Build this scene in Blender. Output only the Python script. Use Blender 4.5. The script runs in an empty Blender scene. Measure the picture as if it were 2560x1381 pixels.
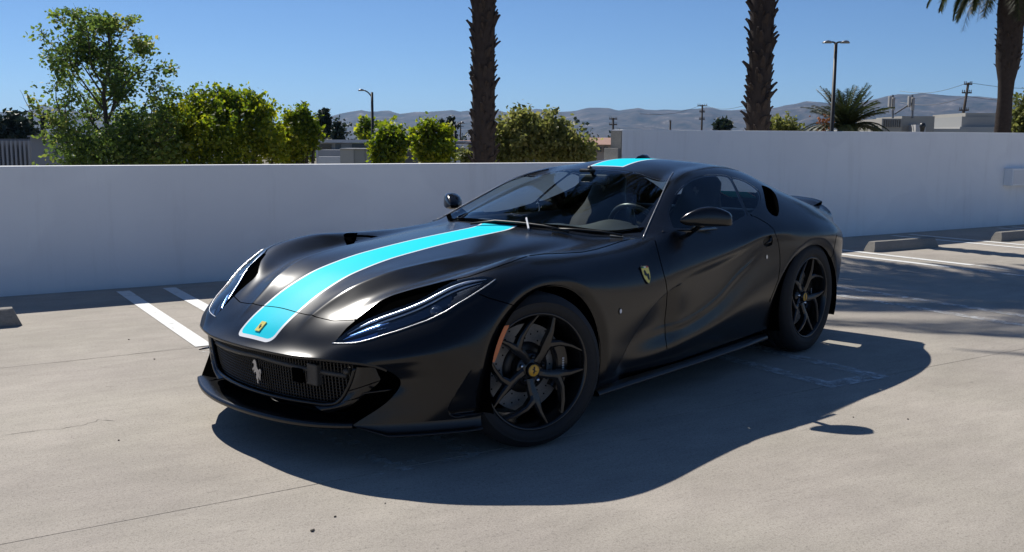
import bpy, bmesh, math, random
import numpy as np
from mathutils import Vector, Matrix
from mathutils.bvhtree import BVHTree

# ------------------------------------------------------------------ camera
scene = bpy.context.scene
PW, PH = 2560.0, 1381.0                     # photograph size in pixels
CAM = (3.2079, 3.6387, 1.3460); YAW = -2.4119; PITCH = -0.1364; ROLL = 0.0049; FOC = 2407.28
def _cam():
    fw = np.array([math.cos(YAW)*math.cos(PITCH), math.sin(YAW)*math.cos(PITCH), math.sin(PITCH)])
    r = np.cross(fw, [0, 0, 1]); r /= np.linalg.norm(r); u = np.cross(r, fw)
    return np.array(CAM), fw, r*math.cos(ROLL)+u*math.sin(ROLL), -r*math.sin(ROLL)+u*math.cos(ROLL)
CP, CF, CR, CU = _cam()
cam_data = bpy.data.cameras.new('camera'); cam = bpy.data.objects.new('camera', cam_data)
scene.collection.objects.link(cam)
cam_data.sensor_fit = 'HORIZONTAL'; cam_data.sensor_width = 36.0; cam_data.lens = FOC/PW*36.0
cam_data.clip_start = 0.05; cam_data.clip_end = 60000
cam.matrix_world = Matrix(((CR[0], CU[0], -CF[0], CP[0]), (CR[1], CU[1], -CF[1], CP[1]), (CR[2], CU[2], -CF[2], CP[2]), (0, 0, 0, 1)))
scene.camera = cam
def ray(x, y): return CF + CR*(x-PW/2)/FOC - CU*(y-PH/2)/FOC
def ground(x, y, z=0.0):
    d = ray(x, y); return CP + d*((z-CP[2])/d[2])
def onplane(x, y, n, k):
    d = ray(x, y); n = np.array(n, float); return CP + d*((k-n@CP)/(n@d))
def atdist(x, y, depth): return CP + ray(x, y)*depth
def proj(X):
    d = np.asarray(X, float)-CP; z = d@CF
    return np.stack([PW/2+FOC*(d@CR)/z, PH/2-FOC*(d@CU)/z], -1)

# ------------------------------------------------------------------ sky, sun, exposure
SUN_EL, SHADOW_AZ = math.radians(47.0), math.radians(79.0)
sun_vec = np.array([-math.cos(SUN_EL)*math.cos(SHADOW_AZ), -math.cos(SUN_EL)*math.sin(SHADOW_AZ), math.sin(SUN_EL)])  # towards the sun
world = bpy.data.worlds.new('World'); scene.world = world; world.use_nodes = True
wn = world.node_tree; wn.nodes.clear()
wo = wn.nodes.new('ShaderNodeOutputWorld'); wb = wn.nodes.new('ShaderNodeBackground'); ws = wn.nodes.new('ShaderNodeTexSky')
ws.sky_type = 'NISHITA'; ws.sun_disc = False; ws.sun_elevation = SUN_EL
ws.sun_rotation = math.atan2(sun_vec[0], sun_vec[1])
ws.altitude = 2500; ws.air_density = 1.0; ws.dust_density = 0.25; ws.ozone_density = 9.0
wb.inputs["Strength"].default_value = 0.083
wn.links.new(ws.outputs[0], wb.inputs[0]); wn.links.new(wb.outputs[0], wo.inputs[0])
sd = bpy.data.lights.new('sun', 'SUN'); sd.energy = 5.0; sd.angle = math.radians(0.53); sd.color = (1.0, 0.955, 0.88)
sun = bpy.data.objects.new('sun', sd); scene.collection.objects.link(sun)
sun.rotation_euler = Vector(sun_vec).to_track_quat('Z', 'Y').to_euler(); sun.location = (0, 0, 60)
vs = scene.view_settings; vs.view_transform = 'Standard'; vs.look = 'None'; vs.exposure = 0.14; vs.gamma = 1.0
HAZE_DENSITY = 4.5e-5
scene.cycles.use_denoising = True; scene.cycles.max_bounces = 8; scene.cycles.transparent_max_bounces = 16
scene.cycles.caustics_reflective = False; scene.cycles.caustics_refractive = False

# ------------------------------------------------------------------ helpers
COL = scene.collection
MATS = {}
def mat(name, color=(.5, .5, .5), rough=.5, metal=0.0, spec=0.5, emit=None, coat=0.0, coat_rough=.05, noise=None, bump=None, alpha=None):
    """noise = (scale, amount) colour variation; bump = (scale, strength, distance)"""
    if name in MATS: return MATS[name]
    m = bpy.data.materials.new(name); m.use_nodes = True; nt = m.node_tree; b = nt.nodes['Principled BSDF']
    c = (*color, 1.0); b.inputs['Base Color'].default_value = c; b.inputs['Roughness'].default_value = rough
    b.inputs['Metallic'].default_value = metal; b.inputs['Specular IOR Level'].default_value = spec
    b.inputs['Coat Weight'].default_value = coat; b.inputs['Coat Roughness'].default_value = coat_rough
    if emit: b.inputs['Emission Color'].default_value = (*emit[:3], 1); b.inputs['Emission Strength'].default_value = emit[3]
    if noise or bump:
        tc = nt.nodes.new('ShaderNodeTexCoord')
    if noise:
        n = nt.nodes.new('ShaderNodeTexNoise'); n.inputs['Scale'].default_value = noise[0]; n.inputs['Detail'].default_value = 5
        nt.links.new(tc.outputs['Object'], n.inputs['Vector'])
        mx = nt.nodes.new('ShaderNodeMix'); mx.data_type = 'RGBA'
        mx.inputs[6].default_value = tuple(x*(1-noise[1]) for x in color)+(1,); mx.inputs[7].default_value = tuple(min(1, x*(1+noise[1])) for x in color)+(1,)
        nt.links.new(n.outputs[0], mx.inputs[0]); nt.links.new(mx.outputs[2], b.inputs['Base Color'])
    if bump:
        n2 = nt.nodes.new('ShaderNodeTexNoise'); n2.inputs['Scale'].default_value = bump[0]; n2.inputs['Detail'].default_value = 4
        nt.links.new(tc.outputs['Object'], n2.inputs['Vector'])
        bp = nt.nodes.new('ShaderNodeBump'); bp.inputs['Strength'].default_value = bump[1]; bp.inputs['Distance'].default_value = bump[2]
        nt.links.new(n2.outputs[0], bp.inputs['Height']); nt.links.new(bp.outputs[0], b.inputs['Normal'])
    MATS[name] = m; return m
def tag(o, label=None, cat=None, group=None, kind=None):
    if label: o['label'] = label
    if cat: o['category'] = cat
    if group: o['group'] = group
    if kind: o['kind'] = kind
    return o
def empty(name, loc=(0, 0, 0), rz=0.0, label=None, cat=None, group=None):
    o = bpy.data.objects.new(name, None); COL.objects.link(o); o.location = loc; o.rotation_euler = (0, 0, rz)
    o.empty_display_size = .2
    return tag(o, label, cat, group)
def link(name, me, m=None, parent=None, smooth=False):
    o = bpy.data.objects.new(name, me); COL.objects.link(o)
    if m is not None:
        for mm in (m if isinstance(m, (list, tuple)) else [m]): me.materials.append(mm)
    if parent is not None: o.parent = parent
    if smooth:
        me.polygons.foreach_set('use_smooth', [True]*len(me.polygons)); me.update()
    return o
def mesh_from(verts, faces, name='m'):
    me = bpy.data.meshes.new(name); me.from_pydata([tuple(map(float, v)) for v in verts], [], [tuple(map(int, f)) for f in faces]); me.update(); return me
class MB:
    """collects simple solids; build() links them as ONE mesh object"""
    def __init__(s): s.v = []; s.f = []
    def add(s, vs, fs):
        k = len(s.v); s.v += [tuple(map(float, v)) for v in vs]; s.f += [tuple(i+k for i in f) for f in fs]; return s
    def box(s, lo, hi):
        x0, y0, z0 = lo; x1, y1, z1 = hi
        return s.add([(x0,y0,z0),(x1,y0,z0),(x1,y1,z0),(x0,y1,z0),(x0,y0,z1),(x1,y0,z1),(x1,y1,z1),(x0,y1,z1)],
                     [(0,3,2,1),(4,5,6,7),(0,1,5,4),(1,2,6,5),(2,3,7,6),(3,0,4,7)])
    def hexa(s, a, b):
        """a: 4 bottom points ccw seen from above, b: 4 top points"""
        return s.add(list(a)+list(b), [(0,3,2,1),(4,5,6,7),(0,1,5,4),(1,2,6,5),(2,3,7,6),(3,0,4,7)])
    def tube(s, pts, r, n=8, cap=True):
        pts = [np.array(p, float) for p in pts]; rr = r if isinstance(r, (list, tuple, np.ndarray)) else [r]*len(pts)
        k = len(s.v); up = None
        for i, p in enumerate(pts):
            t = (pts[min(i+1, len(pts)-1)]-pts[max(i-1, 0)]); t = t/(np.linalg.norm(t)+1e-12)
            if up is None: up = np.array([0, 0, 1.]) if abs(t[2]) < .9 else np.array([1., 0, 0])
            a = np.cross(t, up); a /= np.linalg.norm(a)+1e-12; b = np.cross(a, t); up = b
            for j in range(n):
                th = 2*math.pi*j/n; s.v.append(tuple(p+rr[i]*(a*math.cos(th)+b*math.sin(th))))
        for i in range(len(pts)-1):
            for j in range(n):
                s.f.append((k+i*n+j, k+(i+1)*n+j, k+(i+1)*n+(j+1) % n, k+i*n+(j+1) % n))
        if cap:
            s.f.append(tuple(k+j for j in range(n))); m = k+(len(pts)-1)*n; s.f.append(tuple(m+n-1-j for j in range(n)))
        return s
    def lathe(s, prof, n=48, axis='y', c=(0, 0, 0), close=False):
        """prof: (radius, along-axis) pairs"""
        k = len(s.v)
        for (r, h) in prof:
            for j in range(n):
                th = 2*math.pi*j/n; a, b = r*math.cos(th), r*math.sin(th)
                p = {'y': (a, h, b), 'z': (a, b, h), 'x': (h, a, b)}[axis]
                s.v.append((p[0]+c[0], p[1]+c[1], p[2]+c[2]))
        m = len(prof)
        for i in range(m-1 if not close else m):
            i2 = (i+1) % m
            for j in range(n):
                s.f.append((k+i*n+j, k+i2*n+j, k+i2*n+(j+1) % n, k+i*n+(j+1) % n))
        return s
    def prism(s, poly, axis, lo, hi):
        """extrude a 2-D polygon along an axis: axis 'y': poly in (x,z)"""
        n = len(poly)
        def P(q, h): return {'y': (q[0], h, q[1]), 'x': (h, q[0], q[1]), 'z': (q[0], q[1], h)}[axis]
        return s.add([P(q, lo) for q in poly]+[P(q, hi) for q in poly],
                     [tuple(range(n))[::-1], tuple(range(n, 2*n))]+[(i, (i+1) % n, n+(i+1) % n, n+i) for i in range(n)])
    def mesh(s, name='m', fix=True):
        me = mesh_from(s.v, s.f, name)
        if fix:
            bm = bmesh.new(); bm.from_mesh(me); bmesh.ops.recalc_face_normals(bm, faces=bm.faces[:]); bm.to_mesh(me); bm.free()
        return me
    def build(s, name, m=None, parent=None, smooth=False, bevel=0, fix=True, seg=2):
        o = link(name, s.mesh(name, fix), m, parent, smooth)
        if bevel:
            md = o.modifiers.new('bevel', 'BEVEL'); md.width = bevel; md.segments = seg; md.limit_method = 'ANGLE'; md.angle_limit = math.radians(35)
            if smooth is False:
                pass
        return o
def autosmooth(o, deg=35):
    me = o.data; me.polygons.foreach_set('use_smooth', [True]*len(me.polygons))
    try: me.set_sharp_from_angle(angle=math.radians(deg))
    except Exception: pass
def grid_mesh(P, name='g', closed_u=False, closed_v=False):
    P = np.asarray(P, float); nu, nv = P.shape[:2]; idx = np.arange(nu*nv).reshape(nu, nv)
    a = idx if not closed_u else np.vstack([idx, idx[:1]]); a = a if not closed_v else np.hstack([a, a[:, :1]])
    F = np.stack([a[:-1, :-1], a[1:, :-1], a[1:, 1:], a[:-1, 1:]], -1).reshape(-1, 4)
    return mesh_from(P.reshape(-1, 3), F, name)
def poly_sdf(p, poly):
    """signed distance (negative inside) of points p (N,2) to a closed polygon"""
    p = np.asarray(p, float); poly = np.asarray(poly, float); d = np.full(len(p), 1e18); inside = np.zeros(len(p), bool)
    for i in range(len(poly)):
        a, b = poly[i], poly[(i+1) % len(poly)]; e = b-a; w = p-a
        t = np.clip((w@e)/(e@e+1e-12), 0, 1); q = w-t[:, None]*e; d = np.minimum(d, (q*q).sum(1))
        c = ((a[1] <= p[:, 1]) & (b[1] > p[:, 1])) | ((b[1] <= p[:, 1]) & (a[1] > p[:, 1]))
        with np.errstate(divide='ignore', invalid='ignore'):
            xi = a[0]+(p[:, 1]-a[1])*(b[0]-a[0])/(b[1]-a[1])
        inside ^= c & (p[:, 0] < xi)
    d = np.sqrt(d); return np.where(inside, -d, d)
def line_dist(p, pl, signed=False):
    """distance to an open polyline; also parameter along it (0..1) and side sign"""
    p = np.asarray(p, float); pl = np.asarray(pl, float); best = np.full(len(p), 1e18); par = np.zeros(len(p)); sg = np.ones(len(p))
    L = np.concatenate([[0], np.cumsum(np.linalg.norm(np.diff(pl, axis=0), axis=1))])
    for i in range(len(pl)-1):
        a, b = pl[i], pl[i+1]; e = b-a; w = p-a; t = (w@e)/(e@e+1e-12); tc = np.clip(t, 0, 1)
        q = w-tc[:, None]*e; d = (q*q).sum(1); m = d < best
        best[m] = d[m]; par[m] = ((L[i]+tc*(L[i+1]-L[i]))/L[-1])[m]; sg[m] = np.sign(e[0]*w[:, 1]-e[1]*w[:, 0])[m]
    return np.sqrt(best), par, sg
def smooth_poly(pts, n=6, closed=True):
    """Catmull-Rom resample of 2-D/3-D points"""
    P = np.asarray(pts, float); N = len(P); out = []
    rng = range(N) if closed else range(N-1)
    for i in rng:
        g = lambda k: P[k % N] if closed else P[min(max(k, 0), N-1)]
        p0, p1, p2, p3 = g(i-1), g(i), g(i+1), g(i+2)
        for k in range(n):
            t = k/n; out.append(.5*((2*p1)+(-p0+p2)*t+(2*p0-5*p1+4*p2-p3)*t*t+(-p0+3*p1-3*p2+p3)*t**3))
    if not closed: out.append(P[-1])
    return np.array(out)
def sstep(x, a, b):
    t = np.clip((x-a)/(b-a), 0, 1); return t*t*(3-2*t)
# ================================================================== setting
WD = np.array([-.9615, .2753]); ND = np.array([.2753, .9615])        # along the wall, away from the wall
def ab(a, b, z=0.0): q = WD*a+ND*b; return (q[0], q[1], z)
WALL_B = -5.05
GZ = -4.2                                                              # street level below the deck
def nodes_of(m): return m.node_tree, m.node_tree.nodes['Principled BSDF']
def concrete(name, base, var=.16, streak=True):
    m = bpy.data.materials.new(name); m.use_nodes = True; nt, b = nodes_of(m); N = nt.nodes; K = nt.links
    tc = N.new('ShaderNodeTexCoord'); mp = N.new('ShaderNodeMapping'); mp.inputs['Rotation'].default_value = (0, 0, -math.atan2(WD[1], WD[0])); K.new(tc.outputs['Object'], mp.inputs[0])
    def noise(scale, detail, vec, rough=.6, sc=None):
        v = vec
        if sc:
            q = N.new('ShaderNodeMapping'); q.inputs['Scale'].default_value = sc; K.new(vec, q.inputs[0]); v = q.outputs[0]
        n = N.new('ShaderNodeTexNoise'); n.inputs['Scale'].default_value = scale; n.inputs['Detail'].default_value = detail; n.inputs['Roughness'].default_value = rough; K.new(v, n.inputs['Vector']); return n.outputs[0]
    def ramp(x, stops):
        r = N.new('ShaderNodeValToRGB'); K.new(x, r.inputs[0]); e = r.color_ramp.elements
        while len(e) < len(stops): e.new(.5)
        for i, (p, c) in enumerate(stops): e[i].position = p; e[i].color = (*c, 1)
        return r.outputs[0]
    def mul(a, c, f=1.0):
        x = N.new('ShaderNodeMix'); x.data_type = 'RGBA'; x.blend_type = 'MULTIPLY'; x.inputs[0].default_value = f; K.new(a, x.inputs[6]); K.new(c, x.inputs[7]); return x.outputs[2]
    g = lambda v: (v, v, v)
    big = ramp(noise(.55, 6, mp.outputs[0], .68), [(.32, tuple(c*(1-var) for c in base)), (.66, tuple(min(1, c*(1+var*.6)) for c in base))])
    st = ramp(noise(2.6, 8, mp.outputs[0], .72, (1.0, 3.2, 1)), [(.34, g(.86)), (.60, g(1.0))])
    sp = ramp(noise(70, 5, mp.outputs[0], .78), [(.32, g(.45)), (.45, g(.97)), (.72, g(1.12))])
    sp2 = ramp(noise(170, 3, mp.outputs[0], .8), [(.32, g(.52)), (.55, g(1.06))])
    spot = ramp(noise(6.5, 3, mp.outputs[0], .55, (1, 2.2, 1)), [(.24, g(.62)), (.34, g(1.0))])
    warm = ramp(noise(.9, 3, mp.outputs[0]), [(.35, (1.0, .985, .985)), (.65, (1.0, 1.0, .975))])
    c = mul(mul(mul(mul(mul(big, st, .9 if streak else .2), sp, .8), sp2, .7), spot, .6), warm)
    K.new(c, b.inputs['Base Color']); b.inputs['Roughness'].default_value = .88; b.inputs['Specular IOR Level'].default_value = .25
    bp = N.new('ShaderNodeBump'); bp.inputs['Strength'].default_value = .35; bp.inputs['Distance'].default_value = .004
    K.new(noise(110, 5, mp.outputs[0], .7), bp.inputs['Height']); K.new(bp.outputs[0], b.inputs['Normal'])
    MATS[name] = m; return m
CONC = concrete('deck_concrete', (.425, .386, .335), .20)
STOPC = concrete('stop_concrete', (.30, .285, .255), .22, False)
def wall_paint():
    """white masonry paint with faint drips, scuffs and patched areas"""
    m = bpy.data.materials.new('wall_paint'); m.use_nodes = True; nt, b = nodes_of(m); N = nt.nodes; K = nt.links; tc = N.new('ShaderNodeTexCoord')
    def ns(scale, sc, det=5, rough=.6):
        mp = N.new('ShaderNodeMapping'); mp.inputs['Scale'].default_value = sc; K.new(tc.outputs['Object'], mp.inputs[0]); n = N.new('ShaderNodeTexNoise'); n.inputs['Scale'].default_value = scale; n.inputs['Detail'].default_value = det; n.inputs['Roughness'].default_value = rough; K.new(mp.outputs[0], n.inputs['Vector']); return n.outputs[0]
    def rmp(x, p0, c0, p1, c1):
        r = N.new('ShaderNodeValToRGB'); K.new(x, r.inputs[0]); e = r.color_ramp.elements; e[0].position = p0; e[0].color = (*c0, 1); e[1].position = p1; e[1].color = (*c1, 1); return r.outputs[0]
    def mul(a, c):
        x = N.new('ShaderNodeMix'); x.data_type = 'RGBA'; x.blend_type = 'MULTIPLY'; x.inputs[0].default_value = 1; K.new(a, x.inputs[6]); K.new(c, x.inputs[7]); return x.outputs[2]
    base = rmp(ns(.8, (1, 1, 1)), .35, (.86, .86, .85), .65, (.91, .91, .895)); drip = rmp(ns(5, (1, 1, .10), 6, .7), .30, (.93, .925, .92), .46, (1, 1, 1)); scuff = rmp(ns(7, (1, 1, 2.5), 6, .75), .24, (.84, .83, .82), .31, (1, 1, 1)); patch = rmp(ns(.45, (1, 1, 1.5), 2), .49, (.965, .965, .97), .51, (1, 1, 1))
    K.new(mul(mul(mul(base, drip), scuff), patch), b.inputs['Base Color']); b.inputs['Roughness'].default_value = .8; b.inputs['Specular IOR Level'].default_value = .25
    bp = N.new('ShaderNodeBump'); bp.inputs['Strength'].default_value = .15; bp.inputs['Distance'].default_value = .008; K.new(ns(22, (1, 1, 1), 6), bp.inputs['Height']); K.new(bp.outputs[0], b.inputs['Normal']); MATS['wall_paint'] = m; return m
WALLM = wall_paint()
# ---- deck: strips of concrete parted by open joints
deck = MB().add([ab(-45, WALL_B+.02, -.03), ab(75, WALL_B+.02, -.03), ab(75, 40, -.03), ab(-45, 40, -.03)], [(0, 1, 2, 3)]).build('deck', mat('joint_dark', (.05, .047, .042), .95)); tag(deck, kind='structure')
MB().hexa([ab(-45, WALL_B-.6, -4.2), ab(75, WALL_B-.6, -4.2), ab(75, 40, -4.2), ab(-45, 40, -4.2)], [ab(-45, WALL_B-.6, -.06), ab(75, WALL_B-.6, -.06), ab(75, 40, -.06), ab(-45, 40, -.06)]).build('deck_structure', CONC, deck)
J = [WALL_B+.021, -2.02, .85, 3.72, 6.59, 9.46, 18, 40]; random.seed(7)
for i in range(len(J)-1):
    b0, b1 = J[i]+.0028, J[i+1]-.0028; n = 160; V = []; F = []
    for k in range(n+1):
        a = -45+120*k/n; V += [ab(a, b0+random.uniform(-.0012, .0012), 0), ab(a, b1+random.uniform(-.0012, .0012), 0), ab(a, b0, -.029), ab(a, b1, -.029)]
    for k in range(n):
        p = 4*k; F += [(p, p+4, p+5, p+1), (p, p+2, p+6, p+4), (p+1, p+5, p+7, p+3)]
    MB().add(V, F).build('slab', CONC, deck, fix=True)
# ---- painted stall lines (hairpins), each a thin worn sheet
def paint(name, wear):
    m = bpy.data.materials.new(name); m.use_nodes = True; nt = m.node_tree; N = nt.nodes; b = N['Principled BSDF']; out = N['Material Output']
    b.inputs['Base Color'].default_value = (.74, .74, .71, 1); b.inputs['Roughness'].default_value = .7
    tc = N.new('ShaderNodeTexCoord'); n1 = N.new('ShaderNodeTexNoise'); n1.inputs['Scale'].default_value = 9; n1.inputs['Detail'].default_value = 8; n1.inputs['Roughness'].default_value = .72
    nt.links.new(tc.outputs['Object'], n1.inputs['Vector']); r = N.new('ShaderNodeMapRange'); r.inputs[1].default_value = wear-.11; r.inputs[2].default_value = wear+.15
    nt.links.new(n1.outputs[0], r.inputs[0]); t = N.new('ShaderNodeBsdfTransparent'); mx = N.new('ShaderNodeMixShader')
    nt.links.new(r.outputs[0], mx.inputs[0]); nt.links.new(t.outputs[0], mx.inputs[1]); nt.links.new(b.outputs[0], mx.inputs[2]); nt.links.new(mx.outputs[0], out.inputs[0])
    MATS[name] = m; return m
FRESH, WORN, VWORN = paint('line_paint', .28), paint('worn_line_paint', .50), paint('very_worn_line_paint', .60)
PITCH = 2.74
def strip(a0, a1, b0, b1, m, parent):
    n = max(2, int((b1-b0)/.25)); V = [ab(a, b0+(b1-b0)*k/n, .004) for k in range(n+1) for a in (a0, a1)]
    return MB().add(V, [(2*k, 2*k+1, 2*k+3, 2*k+2) for k in range(n)]).build('line', m, parent)
for k in range(-2, 9):
    a = -.52+PITCH*k; mk = MB().add([ab(a, .785, .0045), ab(a+.52, .785, .0045), ab(a+.52, .90, .0045), ab(a, .90, .0045)], [(0, 1, 2, 3)]).build('stall_marking', VWORN if k < 1 else WORN)
    tag(mk, kind='structure')
    for a0 in (a, a+.405):
        strip(a0, a0+.115, -4.82, -2.03, FRESH, mk); strip(a0, a0+.115, -2.01, .784, VWORN if k == 0 else WORN, mk)
# ---- parapet walls
def low_top(a): return float(np.interp(a, [-1.4, 5.45], [1.163, 1.125]))
def tall_top(a): return float(np.interp(a, [5.45, 14.5], [1.527, 1.577]))
A_T = 5.46
lw = MB().hexa([ab(-30, WALL_B-.2, -.3), ab(A_T+.3, WALL_B-.2, -.3), ab(A_T+.3, WALL_B, -.3), ab(-30, WALL_B, -.3)], [ab(-30, WALL_B-.2, low_top(-30)), ab(A_T+.3, WALL_B-.2, low_top(A_T)), ab(A_T+.3, WALL_B, low_top(A_T)), ab(-30, WALL_B, low_top(-30))]).build('parapet_wall', WALLM, None, False, .008)
tag(lw, 'long low white parapet wall behind the black car', 'wall')
tw = empty('parapet_wall', ab(A_T, WALL_B), 0, 'taller white parapet wall carrying the white box lamp', 'wall')
def local(parent_loc, o):   # parts are built in world space: undo the parent's location
    o.location = (-parent_loc[0], -parent_loc[1], -parent_loc[2]); return o
A_J = 14.45
for i, (a0, a1) in enumerate(((A_T, A_J-.004), (A_J+.004, 60))):
    f = .003
    o = MB().hexa([ab(a0, WALL_B-.21, -.3), ab(a1, WALL_B-.21, -.3), ab(a1, WALL_B+f, -.3), ab(a0, WALL_B+f, -.3)], [ab(a0, WALL_B-.21, tall_top(a0)), ab(a1, WALL_B-.21, tall_top(a1)), ab(a1, WALL_B+f, tall_top(a1)), ab(a0, WALL_B+f, tall_top(a0))]).build('wall_panel', WALLM, tw, False, .006)
    local(tw.location, o)
o = MB().hexa([ab(A_T-.012, WALL_B-.215, .5), ab(A_T-.001, WALL_B-.215, .5), ab(A_T-.001, WALL_B-.008, .5), ab(A_T-.012, WALL_B-.008, .5)], [ab(A_T-.012, WALL_B-.215, 1.515), ab(A_T-.001, WALL_B-.215, 1.515), ab(A_T-.001, WALL_B-.008, 1.515), ab(A_T-.012, WALL_B-.008, 1.515)]).build('end_shade', STOPC, tw); local(tw.location, o)  # thin grey sheet: the unlit look of the wall end put into colour
o = MB().hexa([ab(A_T-.05, WALL_B-.30, -.3), ab(A_T+.02, WALL_B-.30, -.3), ab(A_T+.02, WALL_B-.02, -.3), ab(A_T-.05, WALL_B-.02, -.3)], [ab(A_T-.05, WALL_B-.30, 1.30), ab(A_T+.02, WALL_B-.30, 1.30), ab(A_T+.02, WALL_B-.02, 1.30), ab(A_T-.05, WALL_B-.02, 1.30)]).build('end_pier', STOPC, tw, False, .006); local(tw.location, o)  # grey tone of the pier likewise stands in for its shaded side
p0 = onplane(2533, 422, (ND[0], ND[1], 0), WALL_B+.16); p1 = onplane(2533, 465, (ND[0], ND[1], 0), WALL_B+.16); a0 = float(np.dot(WD, p0[:2]))
bx = empty('box_lamp', ab(a0, WALL_B+.003, p1[2]), 0, 'white box lamp fixed to the taller white wall', 'lamp')
local(bx.location, MB().hexa([ab(a0, WALL_B+.004, p1[2]), ab(a0+.75, WALL_B+.004, p1[2]), ab(a0+.75, WALL_B+.16, p1[2]), ab(a0, WALL_B+.16, p1[2])], [ab(a0, WALL_B+.004, p0[2]), ab(a0+.75, WALL_B+.004, p0[2]), ab(a0+.75, WALL_B+.16, p0[2]), ab(a0, WALL_B+.16, p0[2])]).build('housing', WALLM, bx, False, .006))
local(bx.location, MB().hexa([ab(a0+.03, WALL_B+.1605, p1[2]+.03), ab(a0+.72, WALL_B+.1605, p1[2]+.03), ab(a0+.72, WALL_B+.165, p1[2]+.03), ab(a0+.03, WALL_B+.165, p1[2]+.03)], [ab(a0+.03, WALL_B+.1605, p0[2]-.03), ab(a0+.72, WALL_B+.1605, p0[2]-.03), ab(a0+.72, WALL_B+.165, p0[2]-.03), ab(a0+.03, WALL_B+.165, p0[2]-.03)]).build('cover', mat('lamp_cover', (.7, .7, .7), .4), bx))
# ---- concrete wheel stops
def stop_mesh():
    bm_ = bmesh.new(); L_, hw, h = .66, .085, .125; prof = [(-hw, 0), (-hw*.92, .05), (-hw*.62, h-.01), (-hw*.5, h), (hw*.5, h), (hw*.62, h-.01), (hw*.92, .05), (hw, 0)]
    random.seed(3); rows = []
    for i in range(15):
        t = i/14; x = -L_+2*L_*t; e = .055 if i in (0, 14) else 0
        rows.append([bm_.verts.new((x+math.copysign(e*(z/h), -x) if e else x, y*(1-.06*(e > 0))+random.uniform(-.002, .002), z+(random.uniform(-.002, .002) if z > 0 else 0))) for y, z in prof])
    for i in range(14):
        for j in range(7): bm_.faces.new((rows[i][j], rows[i+1][j], rows[i+1][j+1], rows[i][j+1]))
    bm_.faces.new(rows[0]); bm_.faces.new(rows[-1][::-1]); bmesh.ops.recalc_face_normals(bm_, faces=bm_.faces[:]); me = bpy.data.meshes.new('wheel_stop'); bm_.to_mesh(me); bm_.free(); return me
sm = stop_mesh(); sm.materials.append(STOPC)
for k, lb in ((0, 'concrete wheel stop before the low white wall, left of the painted stall lines'), (4, 'long concrete wheel stop lying behind the tail of the black car'), (5, 'concrete wheel stop below the white box lamp on the wall')):
    o = bpy.data.objects.new('wheel_stop', sm); COL.objects.link(o); s0 = np.array([1.61, -4.15])+WD*2.76*k+WD*.62+ND*.0
    o.location = (s0[0], s0[1], .0015); o.rotation_euler = (0, 0, math.atan2(WD[1], WD[0])+(.02 if k % 2 else -.015))
    tag(o, lb, 'wheel stop', 'wheel stops along the parapet')
# ---- street level ground and hills
GRM = mat('valley_ground', (.20, .18, .14), .95, 0, .1, noise=(.004, .35))
gr = MB().add([(-20000, -20000, GZ), (20000, -20000, GZ), (20000, 20000, GZ), (-20000, 20000, GZ)], [(0, 1, 2, 3)]).build('ground', GRM); tag(gr, kind='structure')
RIDGE = [(-500,292),(-200,285),(0,289),(60,290),(85,281),(115,272),(150,280),(250,292),(420,290),(560,300),(720,312),(800,305),(830,292),(850,287),(880,281),(905,277),(925,281),(942,281),(955,279),(975,278),(985,282),(1000,286),(1020,284),(1040,281),(1070,281),(1100,279),(1130,276),(1150,280),(1185,276),(1250,278),(1268,283),(1285,281),(1305,279),(1325,276),(1340,273),(1352,274),(1365,280),(1375,283),(1395,281),(1420,280),(1440,278),(1455,274),(1470,271),(1500,271),(1522,272),(1535,276),(1545,278),(1565,275),(1595,272),(1612,276),(1640,277),(1660,276),(1700,278),(1722,275),(1745,274),(1760,271),(1775,272),(1800,278),(1825,279),(1850,277),(1910,275),(1935,274),(1960,268),(1985,265),(2010,259),(2035,261),(2060,263),(2090,266),(2120,271),(2150,263),(2180,257),(2210,250),(2240,246),(2270,247),(2300,244),(2330,248),(2350,250),(2390,253),(2430,254),(2460,257),(2490,260),(2560,266),(2800,275),(3200,285)]
rp = np.array(RIDGE, float); rng = np.random.default_rng(5)
xs = np.concatenate([np.linspace(-4200, -520, 120), np.linspace(-500, 3200, 620), np.linspace(3220, 6800, 120)]); ry = np.interp(xs, rp[:, 0], rp[:, 1])
def fbm(x, y, seed, octs=5, f0=1.0):
    r = np.random.default_rng(seed); out = 0; amp = 1.0; f = f0
    for o in range(octs):
        ph = r.uniform(0, 6.28, 6); an = r.uniform(0, 6.28, 6)
        out = out+amp*sum(np.sin(f*(x*np.cos(an[i])+y*np.sin(an[i]))+ph[i]) for i in range(6))/6; amp *= .52; f *= 2.03
    return out
NRW = 46; rows = []
for j in range(NRW):
    t = j/(NRW-1); depth = 5200+3600*t; P = []
    for i, x in enumerate(xs):
        d = ray(x, 360); dh = np.array([d[0], d[1]]); dh /= np.linalg.norm(dh); q = CP[:2]+dh*depth
        P.append(q)
    P = np.array(P); out_ = np.maximum(np.maximum(-xs-200, xs-2900), 0)/600; crest = CP[2]+(360-ry+np.clip(xs-1280, -2000, 2000)*.0049+6*np.sin(xs/210)*np.minimum(out_, 1)+9*np.sin(xs/470+1)*np.minimum(out_, 1))/FOC*8800*.985
    base = GZ-2; sh = t**1.35
    nz = fbm(P[:, 0]/520, P[:, 1]/520, 11, 6); rid = 1-np.abs(fbm(P[:, 0]/700, P[:, 1]/700, 23, 5))*1.4
    h = base+(crest-base)*np.clip(sh+(.30*nz+.34*(rid-.6))*math.sin(math.pi*t)**.8, 0, .97 if t < 1 else 1)
    if j == NRW-1: h = crest+fbm(xs/9, xs*0, 3, 4)*1.6
    rows.append(np.stack([P[:, 0], P[:, 1], h], 1))
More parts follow.
